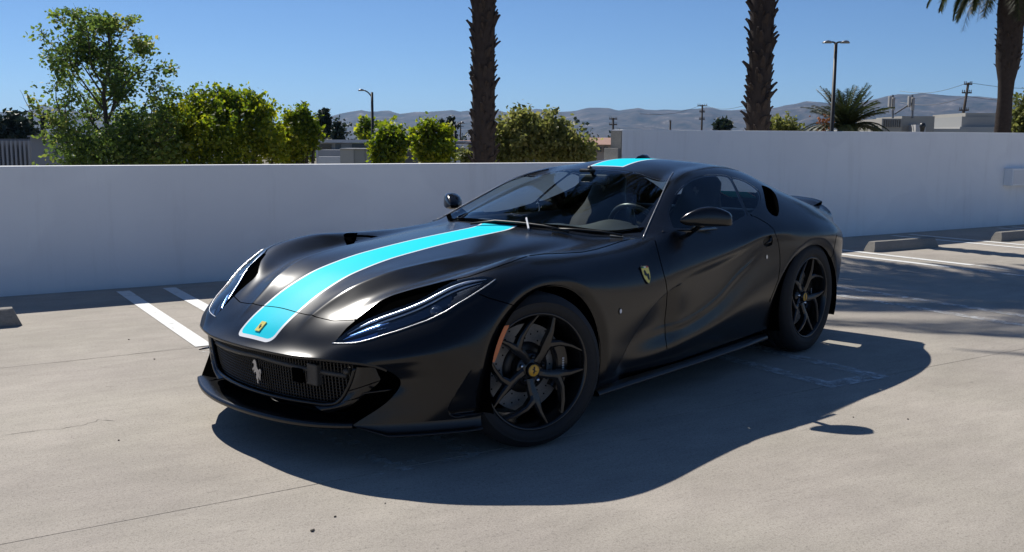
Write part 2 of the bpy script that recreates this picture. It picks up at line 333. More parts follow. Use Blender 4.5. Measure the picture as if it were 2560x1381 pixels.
back = rows[-1]*[1.06, 1.06, 0]+[0, 0, GZ-2]; rows.append(back)
HM = mat('hill_scrub', (.10, .085, .065), .95, 0, .1)
nt, b = nodes_of(HM); tc = nt.nodes.new('ShaderNodeTexCoord'); n1 = nt.nodes.new('ShaderNodeTexNoise'); n1.inputs['Scale'].default_value = .006; n1.inputs['Detail'].default_value = 9; n1.inputs['Roughness'].default_value = .7
nt.links.new(tc.outputs['Object'], n1.inputs['Vector']); rr = nt.nodes.new('ShaderNodeValToRGB'); nt.links.new(n1.outputs[0], rr.inputs[0])
e = rr.color_ramp.elements; e[0].position = .36; e[0].color = (.018, .020, .014, 1); e[1].position = .58; e[1].color = (.105, .082, .064, 1)
e2 = e.new(.68); e2.color = (.30, .25, .21, 1); nt.links.new(rr.outputs[0], b.inputs['Base Color'])
hl_ = link('hills', grid_mesh(np.array(rows)), HM, None, True); tag(hl_, kind='structure')

# ---- hairline cracks and small litter on the deck
CRK = mat('crack_dark', (.085, .078, .07), .95)
rngc = np.random.default_rng(9)
def crack(pts, w, label):
    P = [ground(*q)[:2] for q in pts]; Q = []
    for i in range(len(P)-1):
        n = max(3, int(np.linalg.norm(P[i+1]-P[i])/.05))
        for k in range(n): Q.append(P[i]+(P[i+1]-P[i])*k/n+rngc.normal(0, .006, 2))
    Q.append(P[-1]); V = []; F = []
    for i, q in enumerate(Q):
        t = Q[min(i+1, len(Q)-1)]-Q[max(i-1, 0)]; t /= np.linalg.norm(t)+1e-9; n = np.array([-t[1], t[0]]); ww = w*rngc.uniform(.25, 1.0)*(.2 if i in (0, len(Q)-1) else 1); V += [(*(q-n*ww), .0012), (*(q+n*ww), .0012)]
        if i: F.append((2*i-2, 2*i, 2*i+1, 2*i-1))
    o = MB().add(V, F).build('crack', CRK, None); o['kind'] = 'structure'; o.parent = deck; return o
crack([(0, 1090), (80, 1079), (150, 1072), (205, 1063), (245, 1050), (290, 1053)], .0022, '')
crack([(110, 911), (220, 899), (330, 886), (430, 874), (480, 866)], .0018, '')
peb = mat('dark_pebble', (.045, .038, .03), .9)
for i, (x, y, r_) in enumerate([(780,1329,.007), (784,1326,.005), (838,1293,.005), (963,1259,.003), (322,850,.006), (386,899,.006), (297,1102,.005), (2270,1049,.005), (2133,1044,.004)]):
    p = ground(x, y); b_ = bmesh.new(); bmesh.ops.create_icosphere(b_, subdivisions=1, radius=r_)
    for v in b_.verts: v.co = Vector((v.co.x*rngc.uniform(.7, 1.5), v.co.y*rngc.uniform(.7, 1.3), (v.co.z*.55+r_*.5)*rngc.uniform(.8, 1.1)))
    me = bpy.data.meshes.new('pebble'); b_.to_mesh(me); b_.free(); o = link('pebble', me, peb); o.location = (p[0], p[1], 0); tag(o, 'tiny dark pebble lying on the concrete deck', 'pebble', 'pebbles scattered over the deck')
# ================================================================== trees, palms, lamps, houses beyond the wall
def at(px, py, depth): return CP+ray(px, py)*depth
def mpx(depth): return depth/FOC                                       # metres per photo pixel at a depth
def leaf_mat(name, cols, trans=.45):
    m = bpy.data.materials.new(name); m.use_nodes = True; nt = m.node_tree; N = nt.nodes; N.clear(); K = nt.links
    o = N.new('ShaderNodeOutputMaterial'); at_ = N.new('ShaderNodeAttribute'); at_.attribute_name = 'tint'; r = N.new('ShaderNodeValToRGB'); K.new(at_.outputs['Fac'], r.inputs[0])
    e = r.color_ramp.elements
    while len(e) < len(cols): e.new(.5)
    for i, c in enumerate(cols): e[i].position = i/(len(cols)-1); e[i].color = (*c, 1)
    d = N.new('ShaderNodeBsdfPrincipled'); d.inputs['Roughness'].default_value = .5; d.inputs['Specular IOR Level'].default_value = .4; K.new(r.outputs[0], d.inputs['Base Color'])
    t = N.new('ShaderNodeBsdfTranslucent'); hs = N.new('ShaderNodeHueSaturation'); hs.inputs['Value'].default_value = 1.5; hs.inputs['Saturation'].default_value = 1.1; K.new(r.outputs[0], hs.inputs['Color']); K.new(hs.outputs[0], t.inputs[0])
    mx = N.new('ShaderNodeMixShader'); mx.inputs[0].default_value = trans; K.new(d.outputs[0], mx.inputs[1]); K.new(t.outputs[0], mx.inputs[2]); K.new(mx.outputs[0], o.inputs[0]); MATS[name] = m; return m
LF1 = leaf_mat('plane_tree_leaf', [(.05, .085, .028), (.11, .165, .04), (.20, .26, .06), (.34, .30, .09)], .55)
LF2 = leaf_mat('citrus_leaf', [(.06, .10, .018), (.16, .21, .025), (.34, .36, .04), (.55, .50, .07)], .6)
LF3 = leaf_mat('dark_conifer_leaf', [(.012, .022, .014), (.022, .036, .020), (.035, .05, .024)], .2)
LF4 = leaf_mat('olive_leaf', [(.08, .10, .03), (.19, .20, .06), (.34, .31, .12)], .55)
LF5 = leaf_mat('palm_leaf', [(.016, .026, .010), (.035, .05, .016), (.075, .08, .03)], .3)
BARK = mat('grey_bark', (.085, .070, .058), .9, 0, .2, noise=(9, .35), bump=(30, .5, .03))
PBARK = mat('palm_bark', (.045, .035, .031), .95, 0, .15, noise=(14, .45), bump=(60, .6, .02))
def leaves(points, size, rng, squash=1.0, droop=0.0, normal_bias=None):
    """points (N,3) -> mesh of small pointed leaf pairs (4 tris), with a per-leaf tint"""
    n = len(points); s = size*rng.uniform(.65, 1.35, n)
    a = rng.normal(size=(n, 3)); a[:, 2] = a[:, 2]*squash-droop; a /= np.linalg.norm(a, axis=1, keepdims=True)
    b_ = rng.normal(size=(n, 3)); b_ -= a*(b_*a).sum(1, keepdims=True); b_ /= np.linalg.norm(b_, axis=1, keepdims=True); c = np.cross(a, b_)
    s = s[:, None]; w = s*.36
    V = np.stack([points, points+a*s*.5+b_*w+c*s*.10, points+a*s*.45-c*s*.02, points+a*s*.5-b_*w+c*s*.10, points+a*s], 1).reshape(-1, 3)
    k = np.arange(n)*5; F = np.stack([np.stack([k, k+1, k+2], 1), np.stack([k+1, k+4, k+2], 1), np.stack([k, k+2, k+3], 1), np.stack([k+2, k+4, k+3], 1)], 1).reshape(-1, 3)
    me = bpy.data.meshes.new('crown'); me.vertices.add(len(V)); me.vertices.foreach_set('co', V.astype(np.float32).ravel())
    me.loops.add(F.size); me.loops.foreach_set('vertex_index', F.astype(np.int32).ravel()); me.polygons.add(len(F)); me.polygons.foreach_set('loop_start', np.arange(0, F.size, 3, dtype=np.int32))
    me.update(calc_edges=True); me.validate()
    tint = np.repeat(np.clip(rng.beta(2, 3, n)+.12*np.sin(points[:, 0]*1.7)+.10*np.sin(points[:, 2]*2.3+points[:, 1]), 0, 1), 4)
    at_ = me.attributes.new('tint', 'FLOAT', 'FACE'); at_.data.foreach_set('value', tint.astype(np.float32)); return me
def part_local(o, root): o.parent = root; o.location = (-root.location[0], -root.location[1], -root.location[2]); return o
def skeleton(base, top, spread, rng, levels=3, nb=9, trunk_r=.12):
    """simple branching: returns list of (polyline, radii) and tip points"""
    out = []; tips = []
    H_ = top[2]-base[2]; n = 9; tr = [base+(top-base)*(k/(n-1))+np.append(rng.normal(0, .012*H_, 2), 0)*(k > 0) for k in range(n)]; out.append((tr, list(np.linspace(trunk_r, trunk_r*.18, n))))
    def grow(p, d, L_, r, lv):
        q = [p]; dd = d.copy()
        for k in range(5):
            dd = dd+rng.normal(0, .16, 3)+np.array([0, 0, .06]); dd /= np.linalg.norm(dd); q.append(q[-1]+dd*L_/5)
        out.append((q, list(np.linspace(r, r*.3, 6))))
        if lv == 0: tips.extend(q[2:]); return
        for k in range(rng.integers(3, 5)):
            i = rng.integers(2, 6); d2 = dd+rng.normal(0, .65, 3); d2 /= np.linalg.norm(d2); grow(q[i], d2, L_*rng.uniform(.45, .7), r*.5, lv-1)
        tips.append(q[-1])
    for k in range(nb):
        t = .28+.66*(k+rng.uniform(0, .8))/nb; i = t*(n-1); p = tr[int(i)]+(tr[min(int(i)+1, n-1)]-tr[int(i)])*(i-int(i)); an = k*2.4+rng.uniform(-.4, .4)
        up_ = .25+.9*t; L_ = spread*(1.05-.55*abs(t-.5)*1.2-.25*(t > .8)); d = np.array([math.cos(an), math.sin(an), up_]); d /= np.linalg.norm(d)
        grow(p, d, L_*rng.uniform(.8, 1.1), trunk_r*(1-t*.75)*.55, levels-1)
    return out, np.array(tips)
def tree(name, label, cat, px, py_top, px_w, depth, seed, mt, nleaf, lsize, levels=3, nb=10, trunk_r=.13, group=None, jit=.20, zb=GZ):
    rng = np.random.default_rng(seed); base = at(px, 400, depth); base[2] = zb; top = at(px, py_top, depth); w = px_w*mpx(depth)/2
    sk, tips = skeleton(base, np.array([base[0], base[1], top[2]-.25]), w*1.0, rng, levels, nb, trunk_r)
    root = empty(name, tuple(base), 0, label, cat, group)
    m = MB()
    for q, r in sk: m.tube(q, r, 6, False)
    part_local(m.build('trunk', BARK, None, True, fix=False), root)
    pts = tips[rng.integers(0, len(tips), nleaf)]; cl = rng.normal(0, jit, (nleaf, 3)); pts = pts+cl
    d = pts[:, :2]-base[:2]; rr = np.linalg.norm(d, axis=1); f = np.minimum(1, w*1.08/np.maximum(rr, 1e-6)); pts[:, :2] = base[:2]+d*f[:, None]
    pts = pts[pts[:, 2] < top[2]+.1]
    part_local(link('crown', leaves(pts, lsize, rng, .7, .15), mt), root); return root
def lobes_tree(name, label, cat, lobes, depth, seed, mt, nleaf, lsize, group=None, trunk=True, droop=.1, base_px=None, shellw=.35, zb=GZ):
    """lobes: (px, py, rx_px, ry_px[, depth offset m]) ellipsoids; leaves in an uneven shell with sprays sticking out"""
    rng = np.random.default_rng(seed); P = []
    bx_ = base_px if base_px is not None else lobes[0][0]; base = at(bx_, 400, depth); base[2] = zb
    vol = np.array([l[2]*l[2]*l[3] for l in lobes], float)**.72; cnt = (nleaf*vol/vol.sum()).astype(int)
    for l, n in zip(lobes, cnt):
        c = at(l[0], l[1], depth+(l[4] if len(l) > 4 else 0)); rx, rz = l[2]*mpx(depth), l[3]*mpx(depth)
        d = rng.normal(size=(n, 3)); d /= np.linalg.norm(d, axis=1, keepdims=True)
        r = 1-np.abs(rng.normal(0, shellw, n)); r = np.clip(r, .1, 1)
        bump_ = 1+.22*np.sin(d[:, 0]*5+seed)*np.sin(d[:, 1]*6+1.3*seed)+.14*np.sin(d[:, 2]*9+d[:, 0]*7+seed*2)+.05*rng.normal(size=n)
        P.append(c+d*np.array([rx, rx, rz])*(r*bump_)[:, None])
        k = max(5, n//150)                                              # sprays
        for q in range(k):
            dd = rng.normal(size=3); dd[2] = abs(dd[2])+.2; dd /= np.linalg.norm(dd); s0 = c+dd*np.array([rx, rx, rz])*.95; L_ = rx*rng.uniform(.15, .5)+.12
            t = rng.uniform(0, 1, (14, 1)); P.append(s0+dd*t*L_+rng.normal(0, lsize*.45, (14, 3)))
    P = np.concatenate(P); P = P[P[:, 2] > zb+.1]
    root = empty(name, tuple(base), 0, label, cat, group)
    part_local(link('crown', leaves(P, lsize, rng, .8, droop), mt), root)
    m = MB()
    for l in lobes:
        c = at(l[0], l[1], depth); mid = base*.5+c*.5+np.append(rng.normal(0, .1, 2), 0); m.tube([base, mid, c, c+np.append(rng.normal(0, .2, 2), l[3]*mpx(depth)*.6)], [.13, .09, .05, .015], 7, False)
    part_local(m.build('trunk', BARK, None, True, fix=False), root); return root
tree('sparse_tree', 'tall sparse tree with open branches beside the grey louvred building', 'tree', 268, 48, 330, 34, 4, LF1, 12500, .14, 3, 22, .17, jit=.16)
lobes_tree('bushy_tree', 'leafy bush spreading at the foot of the tall sparse tree', 'bush', [(300,380,150,60), (215,375,90,55), (370,350,90,70)], 33.2, 21, LF1, 4300, .16, zb=GZ)
lobes_tree('bushy_tree', 'broad dense green tree with a rounded top behind the low wall', 'tree', [(560,345,120,90), (470,345,70,70), (650,330,45,70), (540,275,62,42), (490,262,36,28), (600,262,48,30), (655,285,32,34), (445,310,30,40), (560,248,40,22), (630,250,24,18), (420,350,40,55), (690,375,40,40), (400,385,50,30)], 35, 8, LF2, 15000, .15)
lobes_tree('bushy_tree', 'narrow yellow-green tree adjoining the broad dense tree', 'tree', [(745,350,46,65), (770,315,24,34), (712,365,42,50), (735,298,28,22), (755,285,16,14), (785,350,16,30)], 36, 9, LF2, 5600, .14)
G1 = 'dark conifers in the distance'
for (x, t, w, d, sd, lb) in [(812,280,30,95,31,'tall pointed dark conifer behind the flat-roofed white building'), (843,310,34,90,32,'shorter broad dark conifer beside the pointed conifer'), (1128,296,18,110,34,'slim dark conifer rising behind the yellow-green shrubs'), (1106,304,10,112,35,'thin short conifer next to the slim one'), (78,284,7,130,37,'thin dark cypress beside the tall sparse tree'), (108,283,7,135,38,'thin cypress partly hidden by the tall sparse tree')]:
    lobes_tree('conifer', lb, 'tree', [(x, t+45, w*.5, 42), (x, t+25, w*.34, 25), (x, t+70, w*.55, 35)], d, sd, LF3, 1500, .42 if w > 12 else .3, G1)
lobes_tree('bushy_tree', 'dark rounded trees left of the grey louvred building', 'tree', [(35,330,42,40), (5,345,30,30), (60,345,25,25)], 85, 41, LF3, 2600, .5)
lobes_tree('bushy_tree', 'dark green tree behind the street lamp with the leftward arm', 'tree', [(950,335,42,28), (915,330,14,28), (925,350,30,25)], 80, 42, LF2, 2200, .42)
lobes_tree('shrub', 'rounded dark green shrub to the right of the street lamp', 'shrub', [(975,372,36,46), (988,338,20,20), (962,345,18,18), (950,390,25,35), (1000,360,14,26)], 29, 43, LF2, 3600, .13, zb=GZ)
lobes_tree('shrub', 'bright yellow-green double-topped shrub left of the palm trunk', 'shrub', [(1065,360,36,50), (1105,365,28,42), (1058,332,24,20), (1078,322,14,12), (1112,338,16,16), (1090,390,44,40)], 29.5, 44, LF2, 4600, .13)
lobes_tree('shrub', 'small shrub at the foot of the palm trunk', 'shrub', [(1170,395,20,14)], 27, 45, LF4, 500, .12)
lobes_tree('shrub', 'wide olive-green shrub to the right of the palm trunk', 'shrub', [(1300,350,65,60), (1380,355,60,55), (1440,380,50,40), (1310,305,38,26), (1260,370,45,50), (1385,320,30,25)], 27, 46, LF4, 9500, .13)
lobes_tree('bushy_tree', 'small round dark tree peeping over the taller white wall', 'tree', [(1807,322,18,20)], 120, 47, LF3, 1100, .5)
lobes_tree('shrub', 'pale green shrub to the right of the second palm trunk', 'shrub', [(1948,325,42,32), (1920,325,22,22), (1975,332,25,22)], 40, 48, LF4, 2300, .16)
lobes_tree('bushy_tree', 'leafy tree at the far right behind the feathered palm', 'tree', [(2600,300,60,60), (2560,290,26,50), (2545,325,30,30)], 40, 49, LF4, 3400, .17)
# ---- palms
def frond_mesh(L_, nl, lw, arch, seed, lmax=.5):
    """feather frond along +x, arching over; rachis and two rows of leaflets"""
    rng = np.random.default_rng(seed); V = []; F = []; T = []
    def quad(p, q, w, n_):
        k = len(V); V.extend([p-n_*w, p+n_*w, q]); F.append((k, k+1, k+2)); T.append(rng.beta(2, 3))
    N_ = 16; P = []; x = z = 0.0; ang = arch[0]
    for i in range(N_+1):
        P.append(np.array([x, 0, z])); x += L_/N_*math.cos(ang); z += L_/N_*math.sin(ang); ang += (arch[1]-arch[0])/N_
    for i in range(N_):
        w = .022*(1-i/N_)+.004; k = len(V); V.extend([P[i]+[0, -w, 0], P[i]+[0, w, 0], P[i+1]+[0, w*.8, 0], P[i+1]+[0, -w*.8, 0]]); F.append((k, k+1, k+2, k+3)); T.append(.8)
    for i in range(nl):
        t = .10+.90*i/nl; j = t*N_; j0 = min(int(j), N_-1); p = P[j0]+(P[j0+1]-P[j0])*(j-j0); tg = P[j0+1]-P[j0]; tg /= np.linalg.norm(tg)
        ll = lmax*math.sin(math.pi*min(1, .12+.85*t))**.6
        for s in (1, -1):
            d = tg*rng.uniform(.5, .75)+np.array([0, s*.75, 0])+np.array([0, 0, rng.uniform(-.35, .15)]); d /= np.linalg.norm(d); quad(p, p+d*ll*rng.uniform(.8, 1.1)+[0, 0, -ll*.12], lw, np.cross(d, [0, 0, 1.])/ (np.linalg.norm(np.cross(d, [0, 0, 1.]))+1e-9)*.6+np.array([0, 0, .5]))
    me = mesh_from(V, F, 'frond'); a = me.attributes.new('tint', 'FLOAT', 'FACE'); a.data.foreach_set('value', np.array(T, np.float32)); return me
def stub_mesh():
    V = [(-.035, 0, -.02), (.035, 0, -.02), (.045, 0, .10), (-.045, 0, .10), (-.022, .055, .11), (.022, .055, .11), (.016, .095, .175), (-.016, .095, .175), (.016, .070, .19), (-.016, .070, .19)]
    return mesh_from(V, [(0, 1, 5, 4), (1, 2, 5), (0, 4, 3), (4, 5, 6, 7), (7, 6, 8, 9), (3, 9, 8, 2), (2, 8, 6, 5), (3, 4, 7, 9)], 'leaf_stub')
STUB = stub_mesh(); STUB.materials.append(PBARK)
FR = [frond_mesh(3.0, 64, .026, (.9, -1.2), 1, .60), frond_mesh(3.0, 64, .026, (.35, -1.4), 2, .60), frond_mesh(2.7, 60, .026, (-.3, -1.6), 3, .55)]
for f in FR: f.materials.append(LF5)
def palm(label, px, depth, ztop, r0, r1, stubs, seed, z_stub0=0, lean=0.0, stub_scale=1.0, nf=34, fs=1.0):
    rng = np.random.default_rng(seed); base = at(px, 360, depth); base[2] = GZ; root = empty('palm_tree', tuple(base), 0, label, 'palm', 'palms behind the parapet')
    zs = np.linspace(0, ztop-GZ, 26); cen = lambda z: np.array([lean*z*CR[0], lean*z*CR[1], z]); rad = lambda z: float(np.interp(z, r0[0], r0[1]))
    MB().tube([cen(z) for z in zs], [rad(z)*(1+.03*math.sin(z*9)) for z in zs], 14).build('trunk', PBARK, root, True)
    k = 0; z = z_stub0-GZ; az = 0.0
    while k < stubs and z < ztop-GZ-.1:
        o = bpy.data.objects.new('leaf_stub', STUB); COL.objects.link(o); o.parent = root
        c = cen(z); o.location = (c[0]+rad(z)*.93*math.cos(az), c[1]+rad(z)*.93*math.sin(az), z); s_ = stub_scale*rng.uniform(.5, 1.4)
        o.rotation_euler = (rng.uniform(-.25, .15), 0, az-math.pi/2+rng.uniform(-.2, .2)); o.scale = (s_*1.15, s_*rng.uniform(.7, 1.3), s_); az += 2.3999+rng.uniform(-.35, .35); z += r1*rng.uniform(.4, 1.6); k += 1
    top = cen(ztop-GZ)
    for i in range(nf):
        o = bpy.data.objects.new('frond', FR[0 if i < nf*.4 else (1 if i < nf*.75 else 2)]); COL.objects.link(o); o.parent = root; o.location = tuple(top+[0, 0, rng.uniform(-.2, .15)])
        o.rotation_euler = (rng.uniform(-.2, .2), rng.uniform(-.15, .15), i*2.3999+rng.uniform(-.2, .2)); q = rng.uniform(.85, 1.15)*fs; o.scale = (q, q, q)
    return root
palm('tall palm trunk with jagged leaf stubs rising behind the roof of the car', 1210, 15.0, 9.0, ([0, 4.2, 7.2, 9, 12.8], [.19, .165, .178, .19, .20]), .0155, 230, 1, .7, -.001, .72, 58)
palm('tall palm trunk with jagged leaf stubs rising behind the taller white wall', 1893, 15.0, 8.9, ([0, 4.2, 7.2, 9, 13], [.19, .165, .178, .19, .20]), .0155, 230, 2, .7, .0, .72)
# feathered palm, top right: smooth lower trunk, thick skirt of stubs, hanging fronds
palm('palm with a thick stubbly neck and hanging fronds at the far right', 2502, 22.0, at(2507, -95, 22)[2], ([0, 5.4, 6.2, 6.9, 7.25, 8.5, 10], [.16, .17, .175, .145, .25, .29, .31]), .018, 260, 3, at(2507, 178, 22)[2], .003, .5, 96, .66)
# low palm with arching fronds
cp = at(2112, 318, 38); lp = empty('low_palm', (cp[0], cp[1], GZ), 0, 'low bushy palm with arching fronds around a lamp post', 'palm')
MB().tube([(0, 0, 0), (0, 0, cp[2]-GZ)], [.3, .28], 12).build('trunk', PBARK, lp, True)
rng = np.random.default_rng(12); LPF = [frond_mesh(1.9, 40, .026, a_, 20+i, .36) for i, a_ in enumerate(((1.25, .8), (.9, .1), (.5, -.9)))]
for f in LPF: f.materials.append(LF5)
for i in range(84):
    o = bpy.data.objects.new('frond', LPF[i % 3]); COL.objects.link(o); o.parent = lp; o.location = (0, 0, cp[2]-GZ-.1); o.rotation_euler = (rng.uniform(-.15, .15), rng.uniform(-.12, .12), i*2.3999); q = rng.uniform(.85, 1.1); o.scale = (q, q, q)
fr = MB()
for i in range(60):
    c = rng.normal(0, .16, 3)*[1, 1, 1.2]+[CR[0]*-.95-CF[0]*.4, CR[1]*-.95-CF[1]*.4, cp[2]-GZ+.10]; s_ = rng.uniform(.03, .07); fr.lathe([(0, -s_), (s_, 0), (0, s_)], 5, 'z', c)
o = fr.build('fruit_cluster', mat('orange_fruit', (.42, .14, .03), .7), lp, True); o['kind'] = 'stuff'
# ---- lamps and poles
DARKM = mat('dark_bronze', (.035, .032, .030), .5, .3); GALV = mat('galvanised', (.20, .20, .20), .5, .6); WOODP = mat('pole_wood', (.06, .045, .035), .9)
def bez(p0, p1, p2, n=8): return [(1-t)**2*np.array(p0)+2*t*(1-t)*np.array(p1)+t*t*np.array(p2) for t in np.linspace(0, 1, n)]
R3 = np.array([CR[0], CR[1], 0])
def street_lamp(label, px, py, dirs, depth, arm_px, group=None, twin=False):
    t = at(px, py, depth); root = empty('street_lamp', (t[0], t[1], GZ), 0, label, 'street lamp', group); h = t[2]-GZ; k = mpx(depth)
    MB().tube([(0, 0, 0), (0, 0, h)], [.10, .06], 10).build('pole', DARKM, root, True)
    for s in dirs:
        L_ = arm_px*k*1.1; a = bez((0, 0, h-.25 if not twin else h-.03), R3*s*L_*.35+[0, 0, h+.05], R3*s*L_*.75+[0, 0, h+(.08 if not twin else 0)]); MB().tube(a, .03, 8).build('arm', DARKM, root, True)
        c = R3*s*L_; f = np.array([-R3[1], R3[0], 0]); V = []
        for u, w, z in ((-.32, .05, 0), (-.2, .10, .05), (0, .12, .07), (.2, .11, .05), (.34, .05, 0)):
            u = u*1.7 if twin else u; w = w*1.6 if twin else w; q = c+R3*s*u*L_*.9+[0, 0, h+(.08 if not twin else .0)]; V.append([q-f*w, q-f*w*.7+[0, 0, z], q+f*w*.7+[0, 0, z], q+f*w, q+[0, 0, -.03]])
        link('lamp_head', grid_mesh(V, closed_v=True), mat('lamp_metal', (.22, .22, .23), .4, .5), root, True)
    return root
street_lamp('street lamp with one curved arm reaching left over the white building', 930, 231, (-1,), 45, 24)
street_lamp('short street lamp with one arm reaching right beside the palm trunk', 1137, 312, (1,), 48, 17)
street_lamp('twin-headed parking lamp on a tall pole above the low palm', 2090, 107, (1, -1), 34, 20, twin=True)
def utility_pole(label, px, py, depth, arms, tilt=0.0):
    t = at(px, py, depth); b0 = np.array([t[0], t[1], GZ])-R3*tilt*(t[2]-GZ); root = empty('utility_pole', tuple(b0), 0, label, 'utility pole', 'distant utility poles'); k = mpx(depth); tp = t-b0
    MB().tube([(0, 0, 0), tuple(tp)], [.16, .11], 8).build('pole', WOODP, root, True)
    for dz, w in arms:
        c = tp*(1-dz*k/ (tp[2]))
        MB().tube([c-R3*w*k, c+R3*w*k], .065, 6).build('crossarm', WOODP, root)
        for q in (-.9, -.5, .5, .9): MB().tube([c+R3*w*k*q, c+R3*w*k*q+[0, 0, .25]], .04, 5).build('insulator', GALV, root)
    return tp+b0
u1 = utility_pole('dark utility pole with crossarms at the left end of the taller wall', 1533, 295, 110, [(3, 10), (17, 10)])
u2 = utility_pole('tall utility pole with one wide crossarm above the taller wall', 1756, 262, 120, [(3, 12), (18, 7), (36, 7)])
u3 = utility_pole('stub of a utility pole midway along the taller wall', 1676, 303, 120, [(2, 2)])
u4 = utility_pole('leaning utility pole left of the stubbly palm', 2421, 207, 85, [(4, 10), (25, 12), (68, 12)], .10)
u5 = utility_pole('thin faraway utility pole beside the short street lamp', 1151, 305, 160, [(3, 8), (12, 8)])
for (a_, z0, bpx) in ((u4, 0, (2250, 228)), (u4, -1.2, (2250, 256)), (u4, 0, (2700, 209)), (u4, -1.2, (2700, 240)), (u2, 0, (1870, 262)), (u2, 0, (1600, 285))):
    e_ = at(bpx[0], bpx[1], 95); p_ = [a_+[0, 0, z0]+(e_-a_-[0, 0, z0])*t-np.array([0, 0, .5*math.sin(math.pi*t)]) for t in np.linspace(0, 1, 9)]
    tag(MB().tube(p_, .018, 4, False).build('power_line', DARKM), 'thin power line strung from a utility pole', 'power line', 'power lines')
# ---- buildings beyond the wall
def boxpx(x0, x1, y0, depth, thick, zb=GZ, y1=None):
    """box whose front faces the camera direction: corners from pixels at one depth"""
    a, b_ = at(x0, y0, depth), at(x1, y0, depth); back_ = np.array([CF[0], CF[1], 0]); back_ /= np.linalg.norm(back_); z0 = zb if y1 is None else at(x0, y1, depth)[2]
    A, B = a.copy(), b_.copy(); z1 = (a[2]+b_[2])/2; bot = [np.array([A[0], A[1], z0]), np.array([B[0], B[1], z0])]; bot = [bot[0], bot[1], bot[1]+back_*thick, bot[0]+back_*thick]
    return bot, [np.array([q[0], q[1], z1]) for q in bot]
def bpart(root, name, x0, x1, y0, depth, thick, m, y1=None, zb=GZ, bev=0): return part_local(MB().hexa(*boxpx(x0, x1, y0, depth, thick, zb, y1)).build(name, m, None, False, bev), root)
STW = mat('stucco_white', (.60, .61, .62), .85, noise=(.6, .06)); STG = mat('stucco_grey', (.26, .27, .29), .85, noise=(.5, .08)); STT = mat('stucco_tan', (.42, .34, .27), .85, noise=(.5, .1)); DKW = mat('window_dark', (.02, .025, .03), .15); TILE = mat('roof_tile', (.33, .19, .14), .85, noise=(2, .25), bump=(7, .6, .05)); BEI = mat('unit_beige', (.36, .34, .30), .8, noise=(1.2, .12)); ROOFG = mat('roof_edge', (.50, .50, .50), .8)
def bld(label, px, depth, cat='building', name='building'):
    p_ = at(px, 400, depth); return empty(name, (p_[0], p_[1], GZ), 0, label, cat)
r = bld('grey louvred building behind the tall sparse tree', 60, 60); bpart(r, 'wall', 75, 300, 342, 60, 20, STG); bpart(r, 'wing', -160, 74, 347, 62, 20, mat('stucco_dark', (.14, .145, .16), .85)); bpart(r, 'roof', 68, 305, 340, 59.6, 21, STG, 343)
for i, x in enumerate(range(-20, 75, 11)): bpart(r, 'louvre', x, x+5, 352, 61.6, .3, mat('louvre_pale', (.32, .33, .35), .8))
r = bld('flat-roofed white building with dark windows left of the street lamp', 860, 62); bpart(r, 'wall', 790, 960, 358, 62, 14, STW); bpart(r, 'roof', 782, 1100, 350, 61, 16, ROOFG, 357); bpart(r, 'window', 797, 828, 361, 61.9, .2, DKW, 375); bpart(r, 'lower_wall', 795, 960, 375.5, 58, 4, STG); bpart(r, 'parapet', 795, 850, 392, 57, .6, STW); bpart(r, 'window', 838, 852, 360, 61.9, .2, mat('window_blue', (.12, .16, .2), .2), 374)
bpart(r, 'window', 880, 915, 360, 61.9, .2, mat('window_blue', (.12, .16, .2), .2), 374)
r = bld('pale grey utility enclosure in front of the white building', 890, 50, 'enclosure', 'enclosure'); bpart(r, 'panel', 850, 884, 373, 50, 2.5, mat('panel_pale', (.42, .42, .39), .8)); bpart(r, 'panel', 885, 912, 373, 50.05, 2.5, mat('panel_mid', (.30, .31, .29), .8)); bpart(r, 'panel', 913, 940, 373, 50.05, 2.5, mat('panel_mid', (.30, .31, .29), .8)); bpart(r, 'cap', 849, 941, 371.5, 49.9, 2.7, ROOFG, 373.2)
r = bld('small white block with a dark doorway behind the rounded shrub', 955, 75); bpart(r, 'wall', 934, 1010, 325, 75, 10, STW); bpart(r, 'doorway', 944, 962, 329, 74.8, .3, DKW, 352); bpart(r, 'roof', 932, 1012, 322, 74.6, 11, ROOFG, 325)
r = bld('low blue-grey building between the two shrubs', 1030, 68); bpart(r, 'wall', 1000, 1160, 357, 68, 12, STG); bpart(r, 'roof', 996, 1165, 352, 67.5, 13, ROOFG, 356); bpart(r, 'window', 1008, 1026, 359, 67.8, .2, DKW, 366)
r = bld('white house wall behind the short street lamp', 1150, 55); bpart(r, 'wall', 1125, 1155, 361, 55, 8, STW); bpart(r, 'trim', 1124, 1157, 374, 54.9, .3, ROOFG, 375.5); bpart(r, 'window', 1130, 1146, 364, 54.9, .2, mat('window_blue', (.12, .16, .2), .2), 372)
def gable(label, x0, x1, ye, yr, depth, thick, m_wall, seed):
    r = bld(label, (x0+x1)/2, depth); bpart(r, 'wall', x0, x1, ye, depth, thick, m_wall); bot, top = boxpx(x0-6, x1+6, ye, depth-.4, thick+.8); up_ = at((x0+x1)/2, yr, depth)[2]
    mid = [(top[0]+top[3])/2, (top[1]+top[2])/2]; mid = [np.array([q[0], q[1], up_]) for q in mid]
    part_local(MB().add(list(top)+mid, [(0, 1, 5, 4), (2, 3, 4, 5), (0, 4, 3), (1, 2, 5), (0, 3, 2, 1)]).build('roof', TILE), r)
    for i in range(3): bpart(r, 'window', x0+8+i*16, x0+18+i*16, ye+6, depth-.1, .2, DKW, ye+18)
    return r
gable('tan house with a pinkish tiled roof behind the short street lamp', 1140, 1215, 366, 351, 75, 10, STT, 1)
gable('tan house with a brown tiled roof at the end of the taller wall', 1470, 1560, 362, 343, 70, 14, STT, 2)
